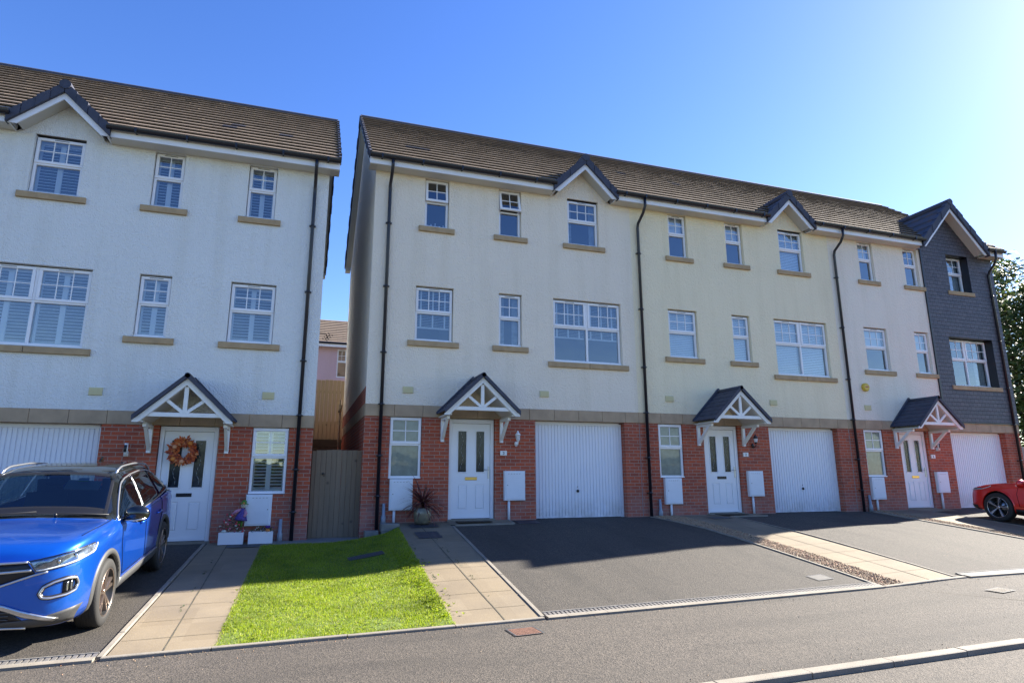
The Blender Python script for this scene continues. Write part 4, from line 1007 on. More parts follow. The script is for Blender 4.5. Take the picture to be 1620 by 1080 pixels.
GRP = 'three storey terraced houses along the street'
hL = house((.30, 0, -.28), -1, dict(label='bluish white rendered house at left behind the blue car, shutters in its windows', group=GRP, w0=.07, render=M['r_l'], end=(True, False),
    gab=(5.0, .68, 8.24, 7.61), blinds=[('shutter',)]*7, letter='black', dp=[(.35, 0, -.0)], boxes=[(.74, 1.20, .29, .86, None, 0)], stubs=[(.56, -.02, .4)],
    vents=[(.96, 2.75), (3.9, 2.72)], lamp=(3.29, 1.68, 'tube'), darkt=((6, 8), (5, 9), (5, 5)), tilt=(0, 0), ghandle=False))
hF = house((.30-6.36, 0, -.28), -1, dict(label='neighbouring white house mostly cut off by the left edge, only its roof corner in view', group=GRP, render=M['r_l'], end=(False, True),
    gab=(5.0, .68, 8.24, 7.61), blinds=[('shutter',)]*7, letter='black', dp=[(.30, 0, -.0)], boxes=[(.74, 1.20, .29, .86, None, 0)], stubs=[(.56, -.02, .4)], vents=[(.96, 2.75)], lamp=(3.29, 1.68, 'tube'), ghandle=False))
h1 = house((1.22, 0, 0), 1, dict(label='off white rendered house with the spiky pot plant beside its door', group=GRP, render=M['r_1'], end=(True, False),
    gab=(5.01, .70, 8.29, 7.61), blinds=[('ornament',), None, ('curtain', .18), ('venetian', .72), ('curtain', .3), ('venetian', .58), None], letter='brass', dp=[(.32, 0, -.12)],
    boxes=[(.55, 1.02, .24, .86, .66, -.05), (2.99, 3.46, .40, 1.02, 3.10, -.01)], stubs=[(.45, -.03, .38)], vents=[(.87, 2.70), (3.96, 2.73)], lamp=(3.28, 1.72, 'white'), num=(2.99, 1.40, '3'),
    darkt=((4, 4), (4, 5)), tilt=(.10, .22)))
h2 = house((7.58, 0, 0), 1, dict(label='cream rendered house in the middle of the row, white blinds drawn down', group=GRP, render=M['r_2'], end=(False, False),
    gab=(4.83, .66, 8.25, 7.61), blinds=[('roller', .45), ('roller', .35), ('closed', 1), ('closed', 1), ('closed', 1), ('closed', 1), None], letter='black', dp=[(.19, .045, -.03)],
    boxes=[(.59, 1.04, .26, .86, .74, -.03), (2.95, 3.39, .41, 1.02, 3.06, -.01)], stubs=[(.44, -.04, .38)], vents=[(.87, 2.74), (3.96, 2.75)], lamp=(3.20, 1.76, 'black'), num=(2.97, 1.42, '2'), darkt=((7, 9), (8, 3))))
h3 = house((13.94, 0, 0), 1, dict(label='end house with dark slate clad bay and tall slate gable', group=GRP, render=M['r_3'], end=(False, True), slate=3.60,
    gab=(4.69, 1.22, 8.89, 7.61), blinds=[('roller', .45), None, ('curtain', .55), ('roller', .5), ('roller', .45), ('curtain', .45), None], letter='brass', dp=[(.16, .05, -.01), (6.36, -.05, 0)],
    boxes=[(.52, .96, .28, .86, .66, -.02), (2.90, 3.32, .43, 1.0, 3.02, -.0)], stubs=[(.40, -.02, .4)], vents=[(.76, 2.72)], lamp=(3.12, 1.70, 'tube'), num=(2.93, 1.42, '1'), alarm=(.74, 3.28), ghandle=False))

# ------------------------------------------------------------ passage between the houses
G = thing('side_gate', 'weathered close boarded timber gate filling the gap between the houses', 'gate', (.76, .28, -.30))
g = MB(); x = -.44; k = 0
while x < .42:
    g.bbox(x, x+.098, -.02+(.004 if k % 2 else 0), .0, .02, 1.74+random.uniform(-.01, .01), .003); x += .101; k += 1
g.build('gate_board', M['gate'], G)
g = MB(); [g.box(-.44, .45, .001, .04, z, z+.09) for z in (.2, .85, 1.5)]; g.build('gate_rail', M['gate'], G)
for a_, b_ in ((-.51, -.442), (.449, .459)): g = MB(); g.box(a_, b_, -.01, .09, -.02, 1.72); g.build('gate_post', M['gate'], G)
g = MB(); N = 10; g.tube([(-.29, -.022, 1.27), (-.29, -.05, 1.27)], .022, 10); g.tube([(-.29, -.055, 1.24), (-.27, -.055, 1.22), (-.25, -.055, 1.25), (-.27, -.055, 1.28)], .006, 6, closed=True); g.build('latch', M['black'], G)
o = MB(); o.bbox(-.20, .16, -.16, .12, -.10, .045, .01); o.box(-.19, .15, -.15, .1, -.3, -.10, 0); o = o.build('stone_step', M['concd']); o.location = (1.80, -.17, -.045); tag(o, 'pale concrete step at the corner by the black downpipe', 'step')
o = MB(); o.bbox(-.13, .13, -.13, .12, -.26, .02, .01); o = o.build('stone_step', M['concd']); o.location = (1.43, -.15, -.15); tag(o, 'lower small concrete step next to the timber gate', 'step')
F = thing('board_fence', 'sunlit tan board fence high up at the back of the gap', 'fence', (0, 8.0, 2.4))
for i in range(34):
    g = MB(); x = -1.6+i*.125; g.bbox(x, x+.118, 0, .02, -.35, 1.63+random.uniform(-.008, .008), .003); g.build('fence_board', M['fence'], F)
g = MB(); g.box(-1.6, 2.6, .021, .07, .2, .28); g.box(-1.6, 2.6, .021, .07, 1.2, 1.28); g.build('fence_rail', M['fence'], F)
o = MB()
for i in range(10): o.bbox(-1.7, 2.8, .0, .2, i*.245, i*.245+.24, .01)
o = o.build('retaining_wall', M['sleeper']); o.location = (0, 7.86, -.35); tag(o, 'dark retaining wall under the fence behind the gate', 'wall')
P = thing('garden_post', 'thin dark wooden post standing in front of the back fence', 'post', (1.13, 7.2, -.3)); g = MB(); g.tube([(0, 0, 0), (0, .1, 3.6)], .03, 8); g.tube([(-.02, .1, 3.2), (.02, .1, 3.45)], .06, 8, mi=0); g.build('pole', M['gate'], P)
g = MB(); g.box(-.1, .1, .09, .12, 2.9, 2.93); g.build('crossbar', M['gate'], P)
A = thing('tv_aerial', 'small black aerial on the side wall high in the gap', 'aerial', (.47, 4.0, 4.68)); g = MB(); g.tube([(-.17, 0, -.0), (.0, 0, .0), (.04, 0, -.12)], .012, 6); g.build('bracket', M['black'], A)
g = MB(); g.tube([(.10, -.25, -.06), (-.02, .1, -.14)], .009, 6); [g.tube([(.10-.12*t-.07, -.25+.35*t, -.03-.08*t), (.10-.12*t+.07, -.25+.35*t, -.09-.08*t)], .006, 5) for t in (0, .35, .7, 1)]; g.build('antenna', M['black'], A)
# pink house behind
B = thing('pink_house', 'pink rendered house with brown roof far behind the gap', 'house', (1.5, 20.5, 2.6))
g = MB(); wall_cells(g, -4.5, 4.5, 0, 5.2, [(.05, 1.05, 3.45, 4.95, .08)], 0, 0); g.add([(-4.5, 0, 0), (-4.5, 7, 0), (-4.5, 7, 5.2), (-4.5, 3.5, 7.3), (-4.5, 0, 5.2)], [(0, 4, 3, 2, 1)]); g.add([(4.5, 0, 0), (4.5, 7, 0), (4.5, 7, 5.2), (4.5, 3.5, 7.3), (4.5, 0, 5.2)], [(0, 1, 2, 3, 4)]); g.add([(-4.5, 7, 0), (4.5, 7, 0), (4.5, 7, 5.2), (-4.5, 7, 5.2)], [(3, 2, 1, 0)]); g.box(-4.4, 4.4, 3, 3.1, 0, 5.1)
g.build('wall', M['pink'], B)
g = MB(); n = 13; ey, ez, ry, rz = -.35, 5.22, 3.5, 7.35; rnd = random.Random(2)
for i in range(n):
    a, b = i/n, (i+1)/n+.01; ya, za, yb, zb = ey+(ry-ey)*a, ez+(rz-ez)*a, ey+(ry-ey)*b, ez+(rz-ez)*b
    for k in range(30): xa = -4.7+k*.3133; g.add([(xa, ya, za), (xa+.31, ya, za), (xa+.31, ya, za+.06), (xa, ya, za+.06), (xa+.31, yb, zb), (xa, yb, zb)], [(0, 1, 2, 3), (3, 2, 4, 5)])
g.add([(-4.7, 7.35, ez), (4.7, 7.35, ez), (4.7, ry, rz), (-4.7, ry, rz)], [(1, 0, 3, 2)]); g.build('roof', M['tile'], B)
g = MB(); g.box(-4.7, 4.7, -.37, -.34, 5.0, 5.22); g.build('fascia', M['white'], B); g = MB(); g.tube([(-4.7, -.42, 5.2), (4.7, -.42, 5.2)], .06, 8); g.build('gutter', M['gut'], B)
window(B, 1, .05, 1.05, 3.45, 4.95, .03, 2, (2, 2), .45)
# fence at the far right
F = thing('grey_fence', 'pale grey close boarded fence at the far right end of the row', 'fence', (20.75, .35, 0))
for i in range(26): g = MB(); g.bbox(i*.13, i*.13+.122, 0, .02, -.1, 1.75, .003); g.build('fence_board', M['fenceg'], F)
g = MB(); g.box(0, 3.4, .021, .07, .4, .48); g.box(0, 3.4, .021, .07, 1.4, 1.48); g.build('fence_rail', M['fenceg'], F)

# ------------------------------------------------------------ tree
def tree(loc, h, rad, nleaf, seed, label, lsz=.13, low=.18):
    rnd = random.Random(seed); T = thing('broadleaf_tree', label, 'tree', loc); g = MB()
    g.tube([(0, 0, -.3), (.05, 0, h*.3), (-.05, .05, h*.6), (0, 0, h*.93)], [.2, .16, .10, .025], 10); cl = []
    for i in range(34):
        z = h*(low+.10)+(h*(.86-low-.1))*(i/33)**.9; a = i*2.4; L = rad*(1-.72*((z/h-low)/(1-low))**1.6)*rnd.uniform(.7, 1.1)
        p0 = Vector((0, 0, z-.2)); p1 = p0+Vector((cos(a), sin(a), .35))*L*.5; p2 = p0+Vector((cos(a+.2), sin(a+.2), .55))*L
        g.tube([p0, p1, p2], [.06, .035, .012], 5); cl += [(p1, L*.30), (p2, L*.30), ((p1+p2)/2, L*.28)]
        for k in range(3):
            a2 = a+rnd.uniform(-1, 1); q = p1+Vector((cos(a2), sin(a2), rnd.uniform(.2, .9)))*L*.38; g.tube([p1, q], [.02, .006], 4); cl.append((q, L*.24))
    cl.append((Vector((0, 0, h)), .5)); cl.append((Vector((-.3, 0, h*.95)), .6))
    g.build('trunk', M['bark'], T); g = MB(); vs = []; fs = []
    wts = [c[1]**1.5 for c in cl]; ch = rnd.choices(range(len(cl)), wts, k=nleaf)
    for i in ch:
        c, r = cl[i]; d = Vector((rnd.gauss(0, 1), rnd.gauss(0, 1), rnd.gauss(0, .8))); d = d.normalized()*r*rnd.random()**.45*1.25; p = c+d
        u = Vector((rnd.gauss(0, 1), rnd.gauss(0, 1), rnd.gauss(0, .6))).normalized(); v = u.orthogonal().normalized(); s_ = lsz*rnd.uniform(.6, 1.25)
        b = len(vs); vs += [tuple(p-u*s_*.5), tuple(p+v*s_*.32), tuple(p+u*s_*.5), tuple(p-v*s_*.32)]; fs.append((b, b+1, b+2, b+3))
    g.add(vs, fs); g.build('crown', M['leaf'], T)
tree((31.2, 6.5, .3), 10.6, 3.9, 32000, 4, 'tall leafy tree rising behind the right end of the slate house', .24, .02)
tree((35.5, 10, .3), 8.6, 3.6, 7000, 9, 'lower dense tree behind the taller tree at the far right', .2, .02)

# greenery added unseen behind the camera for the ground floor glass to mirror
def added_hedge():
    T = thing('added_hedge', 'long clipped greenery added out of view across the road for the glass to mirror', 'added_hedge', (2, -24, -1.0)); rnd = random.Random(12); vs = []; fs = []
    for i in range(26000):
        x = rnd.uniform(-26, 26); q = rnd.random(); top = 2.9+.25*sin(x*.7)+.15*sin(x*2.3)
        if q < .6: y, z = .7+rnd.gauss(0, .09), rnd.uniform(0, top)
        elif q < .75: y, z = -.7+rnd.gauss(0, .09), rnd.uniform(0, top)
        else: y, z = rnd.uniform(-.7, .7), top+rnd.gauss(0, .08)
        u = Vector((rnd.gauss(0, 1), rnd.gauss(0, 1), rnd.gauss(0, 1))).normalized(); v = u.orthogonal().normalized(); p = Vector((x, y, z)); L = rnd.uniform(.10, .22); b = len(vs)
        vs += [tuple(p-u*L*.5), tuple(p+v*L*.35), tuple(p+u*L*.5), tuple(p-v*L*.35)]; fs.append((b, b+1, b+2, b+3))
    g = MB(); g.add(vs, fs); g.build('foliage', M['leaf'], T)
    g = MB(); [g.tube([(x, 0, -.1), (x+.1, 0, 2.5)], [.06, .02], 6) for x in range(-25, 26, 2)]; g.box(-26, 26, -.45, .45, .05, 2.6); g.build('twigs', M['bark'], T)
added_hedge()

# ------------------------------------------------------------ small things at the doors
def pot_plant():
    T = thing('potted_plant', 'dark red spiky cordyline in an olive glazed pot between window and door', 'pot plant', (2.42, -.26, ground(2.42, -.26))); T.scale = (1.1, 1.1, 1.1)
    g = MB(); g.lathe([(0, 0), (.12, 0), (.15, .05), (.165, .15), (.16, .27), (.15, .285), (.14, .27), (.0, .25)], (0, 0, .01), 20); g.build('pot', M['pot'], T)
    g = MB(); rnd = random.Random(8); g.tube([(0, 0, .2), (0, 0, .38)], [.03, .02], 6)
    for i in range(120):
        a = rnd.uniform(0, 2*pi); el = rnd.uniform(-.2, 1.35) if i % 3 else rnd.uniform(-.7, .2); L = rnd.uniform(.32, .60); p = Vector((0, 0, .36+rnd.uniform(-.05, .06))); d = Vector((cos(a)*cos(el), sin(a)*cos(el)*.55, sin(el))); pts = []
        for k in range(5): pts.append(p.copy()); p = p+d*L/4; d = (d+Vector((0, 0, -.13-.10*(L > .45)))).normalized()
        side = Vector((-sin(a), cos(a), 0)); vs = []
        for k, q in enumerate(pts): wd = (.009, .013, .011, .007, .001)[k]; vs += [tuple(q-side*wd), tuple(q+side*wd)]
        g.add(vs, [(2*k, 2*k+1, 2*k+3, 2*k+2) for k in range(4)])
    g.build('leaves', M['cord'], T)
pot_plant()
def planter(x, label, kind):
    y = -.20; z = ground(x, y)+.005; T = thing('planter', label, 'planter', (x, y, z)); g = MB()
    a, b, h = .21, .10, .21
    for (x0, x1, y0, y1) in ((-a, a, -b, -b+.015), (-a, a, b-.015, b), (-a, -a+.015, -b+.015, b-.015), (a-.015, a, -b+.015, b-.015)): g.box(x0, x1, y0, y1, 0, h)
    g.box(-a+.01, a-.01, -b+.01, b-.01, .0, .02); g.build('planter_box', M['white'], T); g = MB(); g.box(-a+.016, a-.016, -b+.016, b-.016, .1, h-.02); g.build('soil', M['soil'], T)
    g = MB(); rnd = random.Random(int(x*100)); fl = []
    for i in range(240 if kind else 150):
        xx = rnd.uniform(-a, a); yy = rnd.uniform(-b, b); zz = h+rnd.uniform(-.02, .07)+(max(0, .32*rnd.random()*(1-abs(xx+.06)/.24)) if kind else 0); L = rnd.uniform(.02, .045); an = rnd.uniform(0, 2*pi); c, s_ = cos(an), sin(an); t = rnd.uniform(-.02, .03)
        g.add([(xx, yy, zz), (xx+c*L*.5-s_*L*.3, yy+s_*L*.5+c*L*.3, zz+t), (xx+c*L, yy+s_*L, zz+t*.4), (xx+c*L*.5+s_*L*.3, yy+s_*L*.5-c*L*.3, zz+t)], [(0, 1, 2, 3)])
        if i % 6 == 0: fl.append((xx, yy-.01, zz+.01))
    g.build('foliage', M['gleaf'], T)
    for k, (m_, pick) in enumerate(((M['fred'], 0), (M['fwhite'], 1), (M['fpink'], 2)) if kind else ((M['fpurp'], 0), (M['fwhite'], 1))):
        g = MB()
        for i, p in enumerate(fl):
            if i % (3 if kind else 5) != pick: continue
            g.sphere(p, .020 if kind else .013, 6, 4, (1, 1, .7))
        if not kind and k == 0: [g.sphere((.11+dx, -.04, h+.075+dz), .022, 7, 5) for dx, dz in ((0, 0), (.025, .01), (-.02, .012))]
        if g.v: g.build('flowers', m_, T)
    return T, h, z
_, h_, z_ = planter(-1.09, 'white planter box of red and white flowers nearer the front door', True)
_, h_, z_ = planter(-.585, 'white planter box with low plants and one orange pumpkin beside the grey pipe', False)
g = MB(); [g.sphere((.016*cos(a), .016*sin(a), 0), .032, 8, 6, (.8, .8, .85)) for a in [k*pi/3 for k in range(6)]]; g.tube([(0, 0, .02), (.006, 0, .045)], .005, 5, mi=1)
o = g.build('pumpkin', [M['orange'], M['gleaf']]); o.location = (-.47, -.27, z_+h_+.018); tag(o, 'small orange pumpkin lying in the right white planter', 'pumpkin')
g = MB(); [g.sphere((.02*cos(a), .016*sin(a), 0), .03, 8, 6, (.8, .8, .7)) for a in [k*pi/3 for k in range(6)]]
o = g.build('pumpkin', M['fwhite']); o.location = (-1.22, -.27, z_+h_+.015); tag(o, 'small white pumpkin at the left corner of the flower planter', 'pumpkin')
def doll():
    T = thing('scarecrow_doll', 'scarecrow doll with green hat and purple dress leaning over the flower planter', 'doll', (-.965, -.17, ground(-1, -.2)+.36), (0, .12, 0))
    g = MB(); g.tube([(0, 0, -.15), (0, 0, .3)], .006, 5); g.build('stick', M['gate'], T)
    g = MB(); g.lathe([(.0, -.01), (.115, 0), (.10, .05), (.05, .15), (.035, .21), (.0, .22)], (0, 0, .06), 12); g.build('dress', M['dollp'], T)
    g = MB(); g.tube([(-.03, 0, .25), (-.10, -.02, .21), (-.16, -.03, .15)], [.026, .03, .02], 8); g.tube([(.03, 0, .25), (.07, -.04, .19), (.05, -.08, .13)], [.026, .03, .02], 8); g.build('sleeves', M['dollk'], T)
    g = MB(); g.sphere((0, -.01, .325), .045, 12, 8, (1, .9, 1.05)); g.build('head', M['dollf'], T)
    g = MB(); [g.sphere((sx*.016, -.05, .332), .006, 6, 4) for sx in (-1, 1)]; g.tube([(-.015, -.05, .312), (0, -.053, .306), (.015, -.05, .312)], .0025, 5); g.build('face', M['black'], T)
    g = MB(); g.lathe([(.0, .0), (.085, .0), (.08, .01), (.045, .015), (.038, .06), (.0, .075)], (0, 0, .355), 12); g.build('hat', M['dollg'], T)
    g = MB(); g.sphere((0, -.075, .37), .018, 8, 5); g.build('hat_flower', M['orange'], T)
    g = MB(); g.tube([(-.025, 0, .07), (-.03, -.02, -.05)], .02, 6); g.tube([(.025, 0, .07), (.03, -.02, -.05)], .02, 6); g.build('trousers', M['dollg'], T)
    g = MB(); [g.sphere((-.17+.01*k, -.035, .14-.012*k), .02, 6, 4) for k in range(2)]; g.build('flower', M['fred'], T)
doll()
def wreath():
    c = (-2.09+.02, .03, 1.375); T = thing('wreath', 'autumn leaf wreath with little pumpkins hung on the white door', 'wreath', c); rnd = random.Random(4)
    g = MB(); Rr = .168; g.tube([(Rr*cos(a), 0, Rr*sin(a)) for a in [2*pi*k/20 for k in range(20)]], .03, 8, closed=True); g.build('ring', M['bark'], T)
    g = MB()
    for i in range(520):
        a = rnd.uniform(0, 2*pi); r = rnd.gauss(Rr, .030); p = Vector((r*cos(a), -.03-rnd.random()*.045, r*sin(a))); an = rnd.uniform(0, 2*pi) if i % 2 else a+rnd.gauss(0, .5)
        u = Vector((cos(an), rnd.uniform(-.5, .2), sin(an))).normalized(); v = Vector((-sin(an), rnd.uniform(-.4, .4), cos(an))).normalized(); L = rnd.uniform(.04, .095)
        q = [p, p+u*L*.45+v*L*.25, p+u*L, p+u*L*.45-v*L*.25]; g.add([tuple(x) for x in q], [(0, 1, 2, 3)])
    g.build('leaves', M['autumn'], T)
    for (a, r, m_) in ((2.6, .16, 'peach'), (4.75, .185, 'peach'), (.9, .19, 'orange'), (3.9, .2, 'orange')):
        g = MB(); p = (r*cos(a), -.085, r*sin(a)); [g.sphere((p[0]+.012*cos(b), p[1], p[2]+.012*sin(b)), .028, 8, 5) for b in [k*pi/3 for k in range(6)]]; g.build('pumpkin', M[m_], T)
wreath()
for (x, lb) in ((3.5, 'brown doormat on the slab before the door of the off white house'), (9.85, 'dark doormat before the middle front door')):
    g = MB(); g.bbox(-.36, .36, -.16, .16, 0, .014, .004); o = g.build('doormat', M['mat']); o.location = (x, -.2, ground(x, -.2)+.012); tag(o, lb, 'doormat')

# ------------------------------------------------------------ cars
def lerp_tab(tab, y):
    if y <= tab[0][0]: return tab[0][1:]
    for a, b in zip(tab, tab[1:]):
        if y <= b[0]:
            t = (y-a[0])/(b[0]-a[0]); return tuple(p+(q-p)*t for p, q in zip(a[1:], b[1:]))
    return tab[-1][1:]
TAB = [ # y, hw, zb, zs, xf, zf, xg, zg, zh
 (-2.12, .46, .34, .66, .44, .73, .30, .77, .78), (-2.085, .62, .27, .75, .58, .845, .38, .89, .90), (-2.02, .735, .225, .80, .67, .915, .42, .955, .965), (-1.90, .825, .205, .835, .745, .962, .46, .992, 1.002),
 (-1.75, .868, .20, .860, .785, .992, .5, 1.012, 1.025), (-1.5, .895, .20, .885, .80, 1.018, .5, 1.030, 1.046), (-1.2, .905, .20, .912, .80, 1.034, .5, 1.048, 1.064), (-.98, .905, .20, .940, .80, 1.042, .52, 1.060, 1.076),
 (-.90, .905, .20, .955, .79, 1.052, .55, 1.10, 1.12), (-.27, .905, .20, .985, .665, 1.42, .5, 1.495, 1.52), (0, .905, .20, 1.0, .645, 1.475, .45, 1.55, 1.565), (.6, .905, .20, 1.02, .635, 1.485, .45, 1.565, 1.578),
 (1.2, .905, .21, 1.045, .615, 1.46, .43, 1.54, 1.552), (1.6, .90, .23, 1.065, .585, 1.40, .42, 1.49, 1.50), (1.86, .885, .27, 1.07, .61, 1.20, .45, 1.25, 1.26), (2.05, .83, .33, 1.0, .68, 1.06, .5, 1.08, 1.09), (2.115, .68, .42, .82, .60, .93, .4, .96, .965)]
def catmull(P, n=4):
    out = []
    for i in range(len(P)-1):
        p0, p1, p2, p3 = P[max(i-1, 0)], P[i], P[i+1], P[min(i+2, len(P)-1)]
        for k in range(n):
            t = k/n; out.append(tuple(.5*((2*b)+(-a+c)*t+(2*a-5*b+4*c-d)*t*t+(-a+3*b-3*c+d)*t**3) for a, b, c, d in zip(p0, p1, p2, p3)))
    out.append(P[-1]); return out
def hatch_row(y, row):
    hw, zb, zs, xf, zf, xg, zg, zh = row; t = max(0, (-.98-y)/1.14); d = .20*t**1.25
    return (hw, zb, max(zb+.2, zs-d*.6), xf, zf-d, xg, zg-d, zh-d)
def car_body(zk, paint, roofm, WY, WZ, WR, hatch=False):
    ys = sorted(set([-2.12+i*.035 for i in range(8)]+[-1.86+i*.055 for i in range(68)]+[1.9+i*.03 for i in range(8)])); ys = [y for y in ys if y <= 2.115]
    rows = []
    for y in ys:
        row = lerp_tab(TAB, y)
        if hatch: row = hatch_row(y, row)
        hw, zb, zs, xf, zf, xg, zg, zh = row; zz = lambda z: zk(z)
        zm = max(zb+.18, .55 if y > -1.9 else (zb+zs)/2)
        half = [(0, zb), (hw*.55, zb), (hw*.86, zb+.01), (hw*.975, zb+.10), (hw*1.0, (zb+.12+zm)/2+.03), (hw*.992, (zm+zs)/2+.02), (hw*.978, zs-.03), (hw*.95, zs+.02), (xf, zf), (xg, zg), (xg*.5, (zg+zh)/2+.004), (0, zh)]
        c = catmull(half, 3); c = [(max(0, p), zz(q)) for p, q in c]; c[0] = (0, c[0][1]); c[-1] = (0, c[-1][1])
        rows.append([(x, y, z) for x, z in c]+[(-x, y, z) for x, z in c[-2:0:-1]])
    n = len(rows[0]); Z = [[Vector(p) for p in r] for r in rows]
    for _ in range(2):
        Z = [Z[0]]+[[Z[i][k]*.5+(Z[i-1][k]+Z[i+1][k])*.25 if i > 1 else Z[i][k] for k in range(n)] for i in range(1, len(Z)-1)]+[Z[-1]]
    bm = bmesh.new(); V = [[bm.verts.new(p) for p in r] for r in Z]
    for i in range(len(V)-1):
        for k in range(n): bm.faces.new((V[i][k], V[i+1][k], V[i+1][(k+1) % n], V[i][(k+1) % n]))
    bm.faces.new(V[0][::1]); bm.faces.new(V[-1][::-1]); bmesh.ops.recalc_face_normals(bm, faces=bm.faces)
    for f in bm.faces: f.smooth = True
    me = bpy.data.meshes.new('body'); bm.to_mesh(me); bvh = BVHTree.FromBMesh(bm); bm.free()
    for m_ in (paint, roofm, M['black']): me.materials.append(m_)
    o = bpy.data.objects.new('body', me); COL.objects.link(o)
    cb = MB()
    for y_ in WY:
        for sg in (-1, 1):
            N = 36; xa, xb = sorted((sg*.58, sg*1.2)); vs = []
            for xx in (xa, xb):
                for k in range(N): a = 2*pi*k/N; vs.append((xx, y_+WR*cos(a), WZ+WR*sin(a)))
            cb.add(vs, [tuple(reversed(range(N))), tuple(range(N, 2*N))]+[(k, (k+1) % N, N+(k+1) % N, N+k) for k in range(N)], 2)
    co = cb.build('cutter', [paint, roofm, M['black']]); md = o.modifiers.new('b', 'BOOLEAN'); md.operation = 'DIFFERENCE'; md.object = co; md.solver = 'EXACT'
    dg = bpy.context.evaluated_depsgraph_get(); m2 = bpy.data.meshes.new_from_object(o.evaluated_get(dg)); m2.name = 'body'
    bpy.data.objects.remove(o); bpy.data.objects.remove(co)
    return m2, bvh
def inpoly(p, P):
    c = False; j = len(P)-1
    for i in range(len(P)):
        if (P[i][1] > p[1]) != (P[j][1] > p[1]) and p[0] < (P[j][0]-P[i][0])*(p[1]-P[i][1])/(P[j][1]-P[i][1])+P[i][0]: c = not c
        j = i
    return c
def resample(L, n):
    L = [Vector(p) for p in L]; d = [0]
    for a, b in zip(L, L[1:]): d.append(d[-1]+(b-a).length)
    out = []
    for k in range(n+1):
        t = d[-1]*k/n; i = 0
        while i < len(d)-2 and d[i+1] < t: i += 1
        out.append(L[i].lerp(L[i+1], (t-d[i])/max(1e-9, d[i+1]-d[i])))
    return out
def make_car(T, zk, paint, roofm, kind):
    WY, WZ, WR = (-1.29, 1.30), .345, .388
    me, bvh = car_body(zk, paint, roofm, WY, WZ, WR, kind != 'suv')
    def pr(mode, a, b, off, sg=1):
        if mode == 'S': o_, d = Vector((sg*2.5, a, b)), Vector((-sg, 0, 0))
        elif mode == 'F': o_, d = Vector((a, -4, b)), Vector((0, 1, 0))
        elif mode == 'B': o_, d = Vector((a, 4, b)), Vector((0, -1, 0))
        else: o_, d = Vector((a, b, 3)), Vector((0, 0, -1))
        h = bvh.ray_cast(o_, d)
        if h[0] is None: h = bvh.find_nearest(o_+d*(1.6 if mode == 'S' else 2.0))
        nn = h[1]
        if nn.dot(d) > 0: nn = -nn
        return h[0]+nn*off
    def patch3(mb, mode, lo, hi, off=.006, n=16, m=4, sg=1, mi=0, skirt=.012):
        lo, hi = resample(lo, n), resample(hi, n); vs = []
        for i in range(n+1):
            for j in range(m+1): q = lo[i].lerp(hi[i], j/m); vs.append(tuple(pr(mode, q.x, q.y, off, sg)))
        w_ = m+1; fs = [(i*w_+j, (i+1)*w_+j, (i+1)*w_+j+1, i*w_+j+1) for i in range(n) for j in range(m)]
        ring = [i*w_ for i in range(n+1)]+[n*w_+j for j in range(1, m+1)]+[i*w_+m for i in range(n-1, -1, -1)]+[j for j in range(m-1, 0, -1)]
        b = len(vs)
        for r in ring:
            i, j = divmod(r, w_); q = lo[i].lerp(hi[i], j/m); vs.append(tuple(pr(mode, q.x, q.y, off-skirt, sg)))
        R_ = len(ring); fs += [(ring[k], b+k, b+(k+1) % R_, ring[(k+1) % R_]) for k in range(R_)]
        mb.sm = True; mb.add(vs, fs, mi); mb.sm = False
    def line3(mb, mode, pts, r, off=0, sg=1, n=24, closed=False, mi=0, k=6):
        P = resample(pts, n) if n else [Vector(p) for p in pts]
        if closed: P = P[:-1]
        mb.tube([pr(mode, q.x, q.y, off, sg) for q in P], r, k, mi, closed)
    # holes for the glass
    ZZ = lambda L: [(a, zk(b)) for a, b in L]
    ws = [(-.70, -.885), (.70, -.885), (.60, -.27), (-.60, -.27)]
    side = ZZ([(-.80, 1.04), (-.30, 1.375), (0, 1.425), (.6, 1.44), (1.2, 1.415), (1.42, 1.36), (1.60, 1.19), (1.55, 1.12), (.6, 1.06), (-.2, 1.035)])
    bm = bmesh.new(); bm.from_mesh(me)
    dl = []
    for f in bm.faces:
        c = f.calc_center_median()
        if f.normal.z > .2 and inpoly((c.x, c.y), ws) and c.z > zk(1.03): dl.append(f)
        elif abs(f.normal.x) > .35 and abs(c.x) > .55 and inpoly((c.y, c.z), side): dl.append(f)
        elif abs(c.x) < .5 and c.y > 1.62 and c.z > zk(1.15) and f.normal.y > .3 : dl.append(f)
    bmesh.ops.delete(bm, geom=dl, context='FACES')
    for f in bm.faces:
        c = f.calc_center_median()
        if f.material_index == 2: f.smooth = False; continue
        belt = zk(1.045+max(0, c.y)*.02)
        if c.z > belt and c.y > -.93 and c.y < 1.9: f.material_index = 1
        elif c.z > zk(1.03) and -.985 < c.y < -.85 and abs(c.x) < .76 : f.material_index = 1
    bm.to_mesh(me); bm.free()
    body = bpy.data.objects.new('body', me); COL.objects.link(body); body.parent = T
    blue = kind == 'suv'
    def part(name, mb, mats, par=T): return mb.build(name, mats, par)
    # glass
    g = MB(); patch3(g, 'T', [(-.735, -.925), (0, -.945), (.735, -.925)], [(-.615, -.25), (0, -.235), (.615, -.25)], .004, 24, 10, skirt=.0); WS = part('windscreen', g, M['cglass'])
    g = MB()
    for (a, b, c, d) in (((-.735, -.925), (.735, -.925), (.69, -.80), (-.69, -.80)), ((-.625, -.30), (.625, -.30), (.61, -.245), (-.61, -.245)), ((-.735, -.925), (-.70, -.925), (-.585, -.25), (-.615, -.25)), ((.70, -.925), (.735, -.925), (.615, -.25), (.585, -.25))):
        patch3(g, 'T', [a, b], [d, c], .0055, 14, 4, skirt=0)
    part('screen_border', g, M['black'], WS)
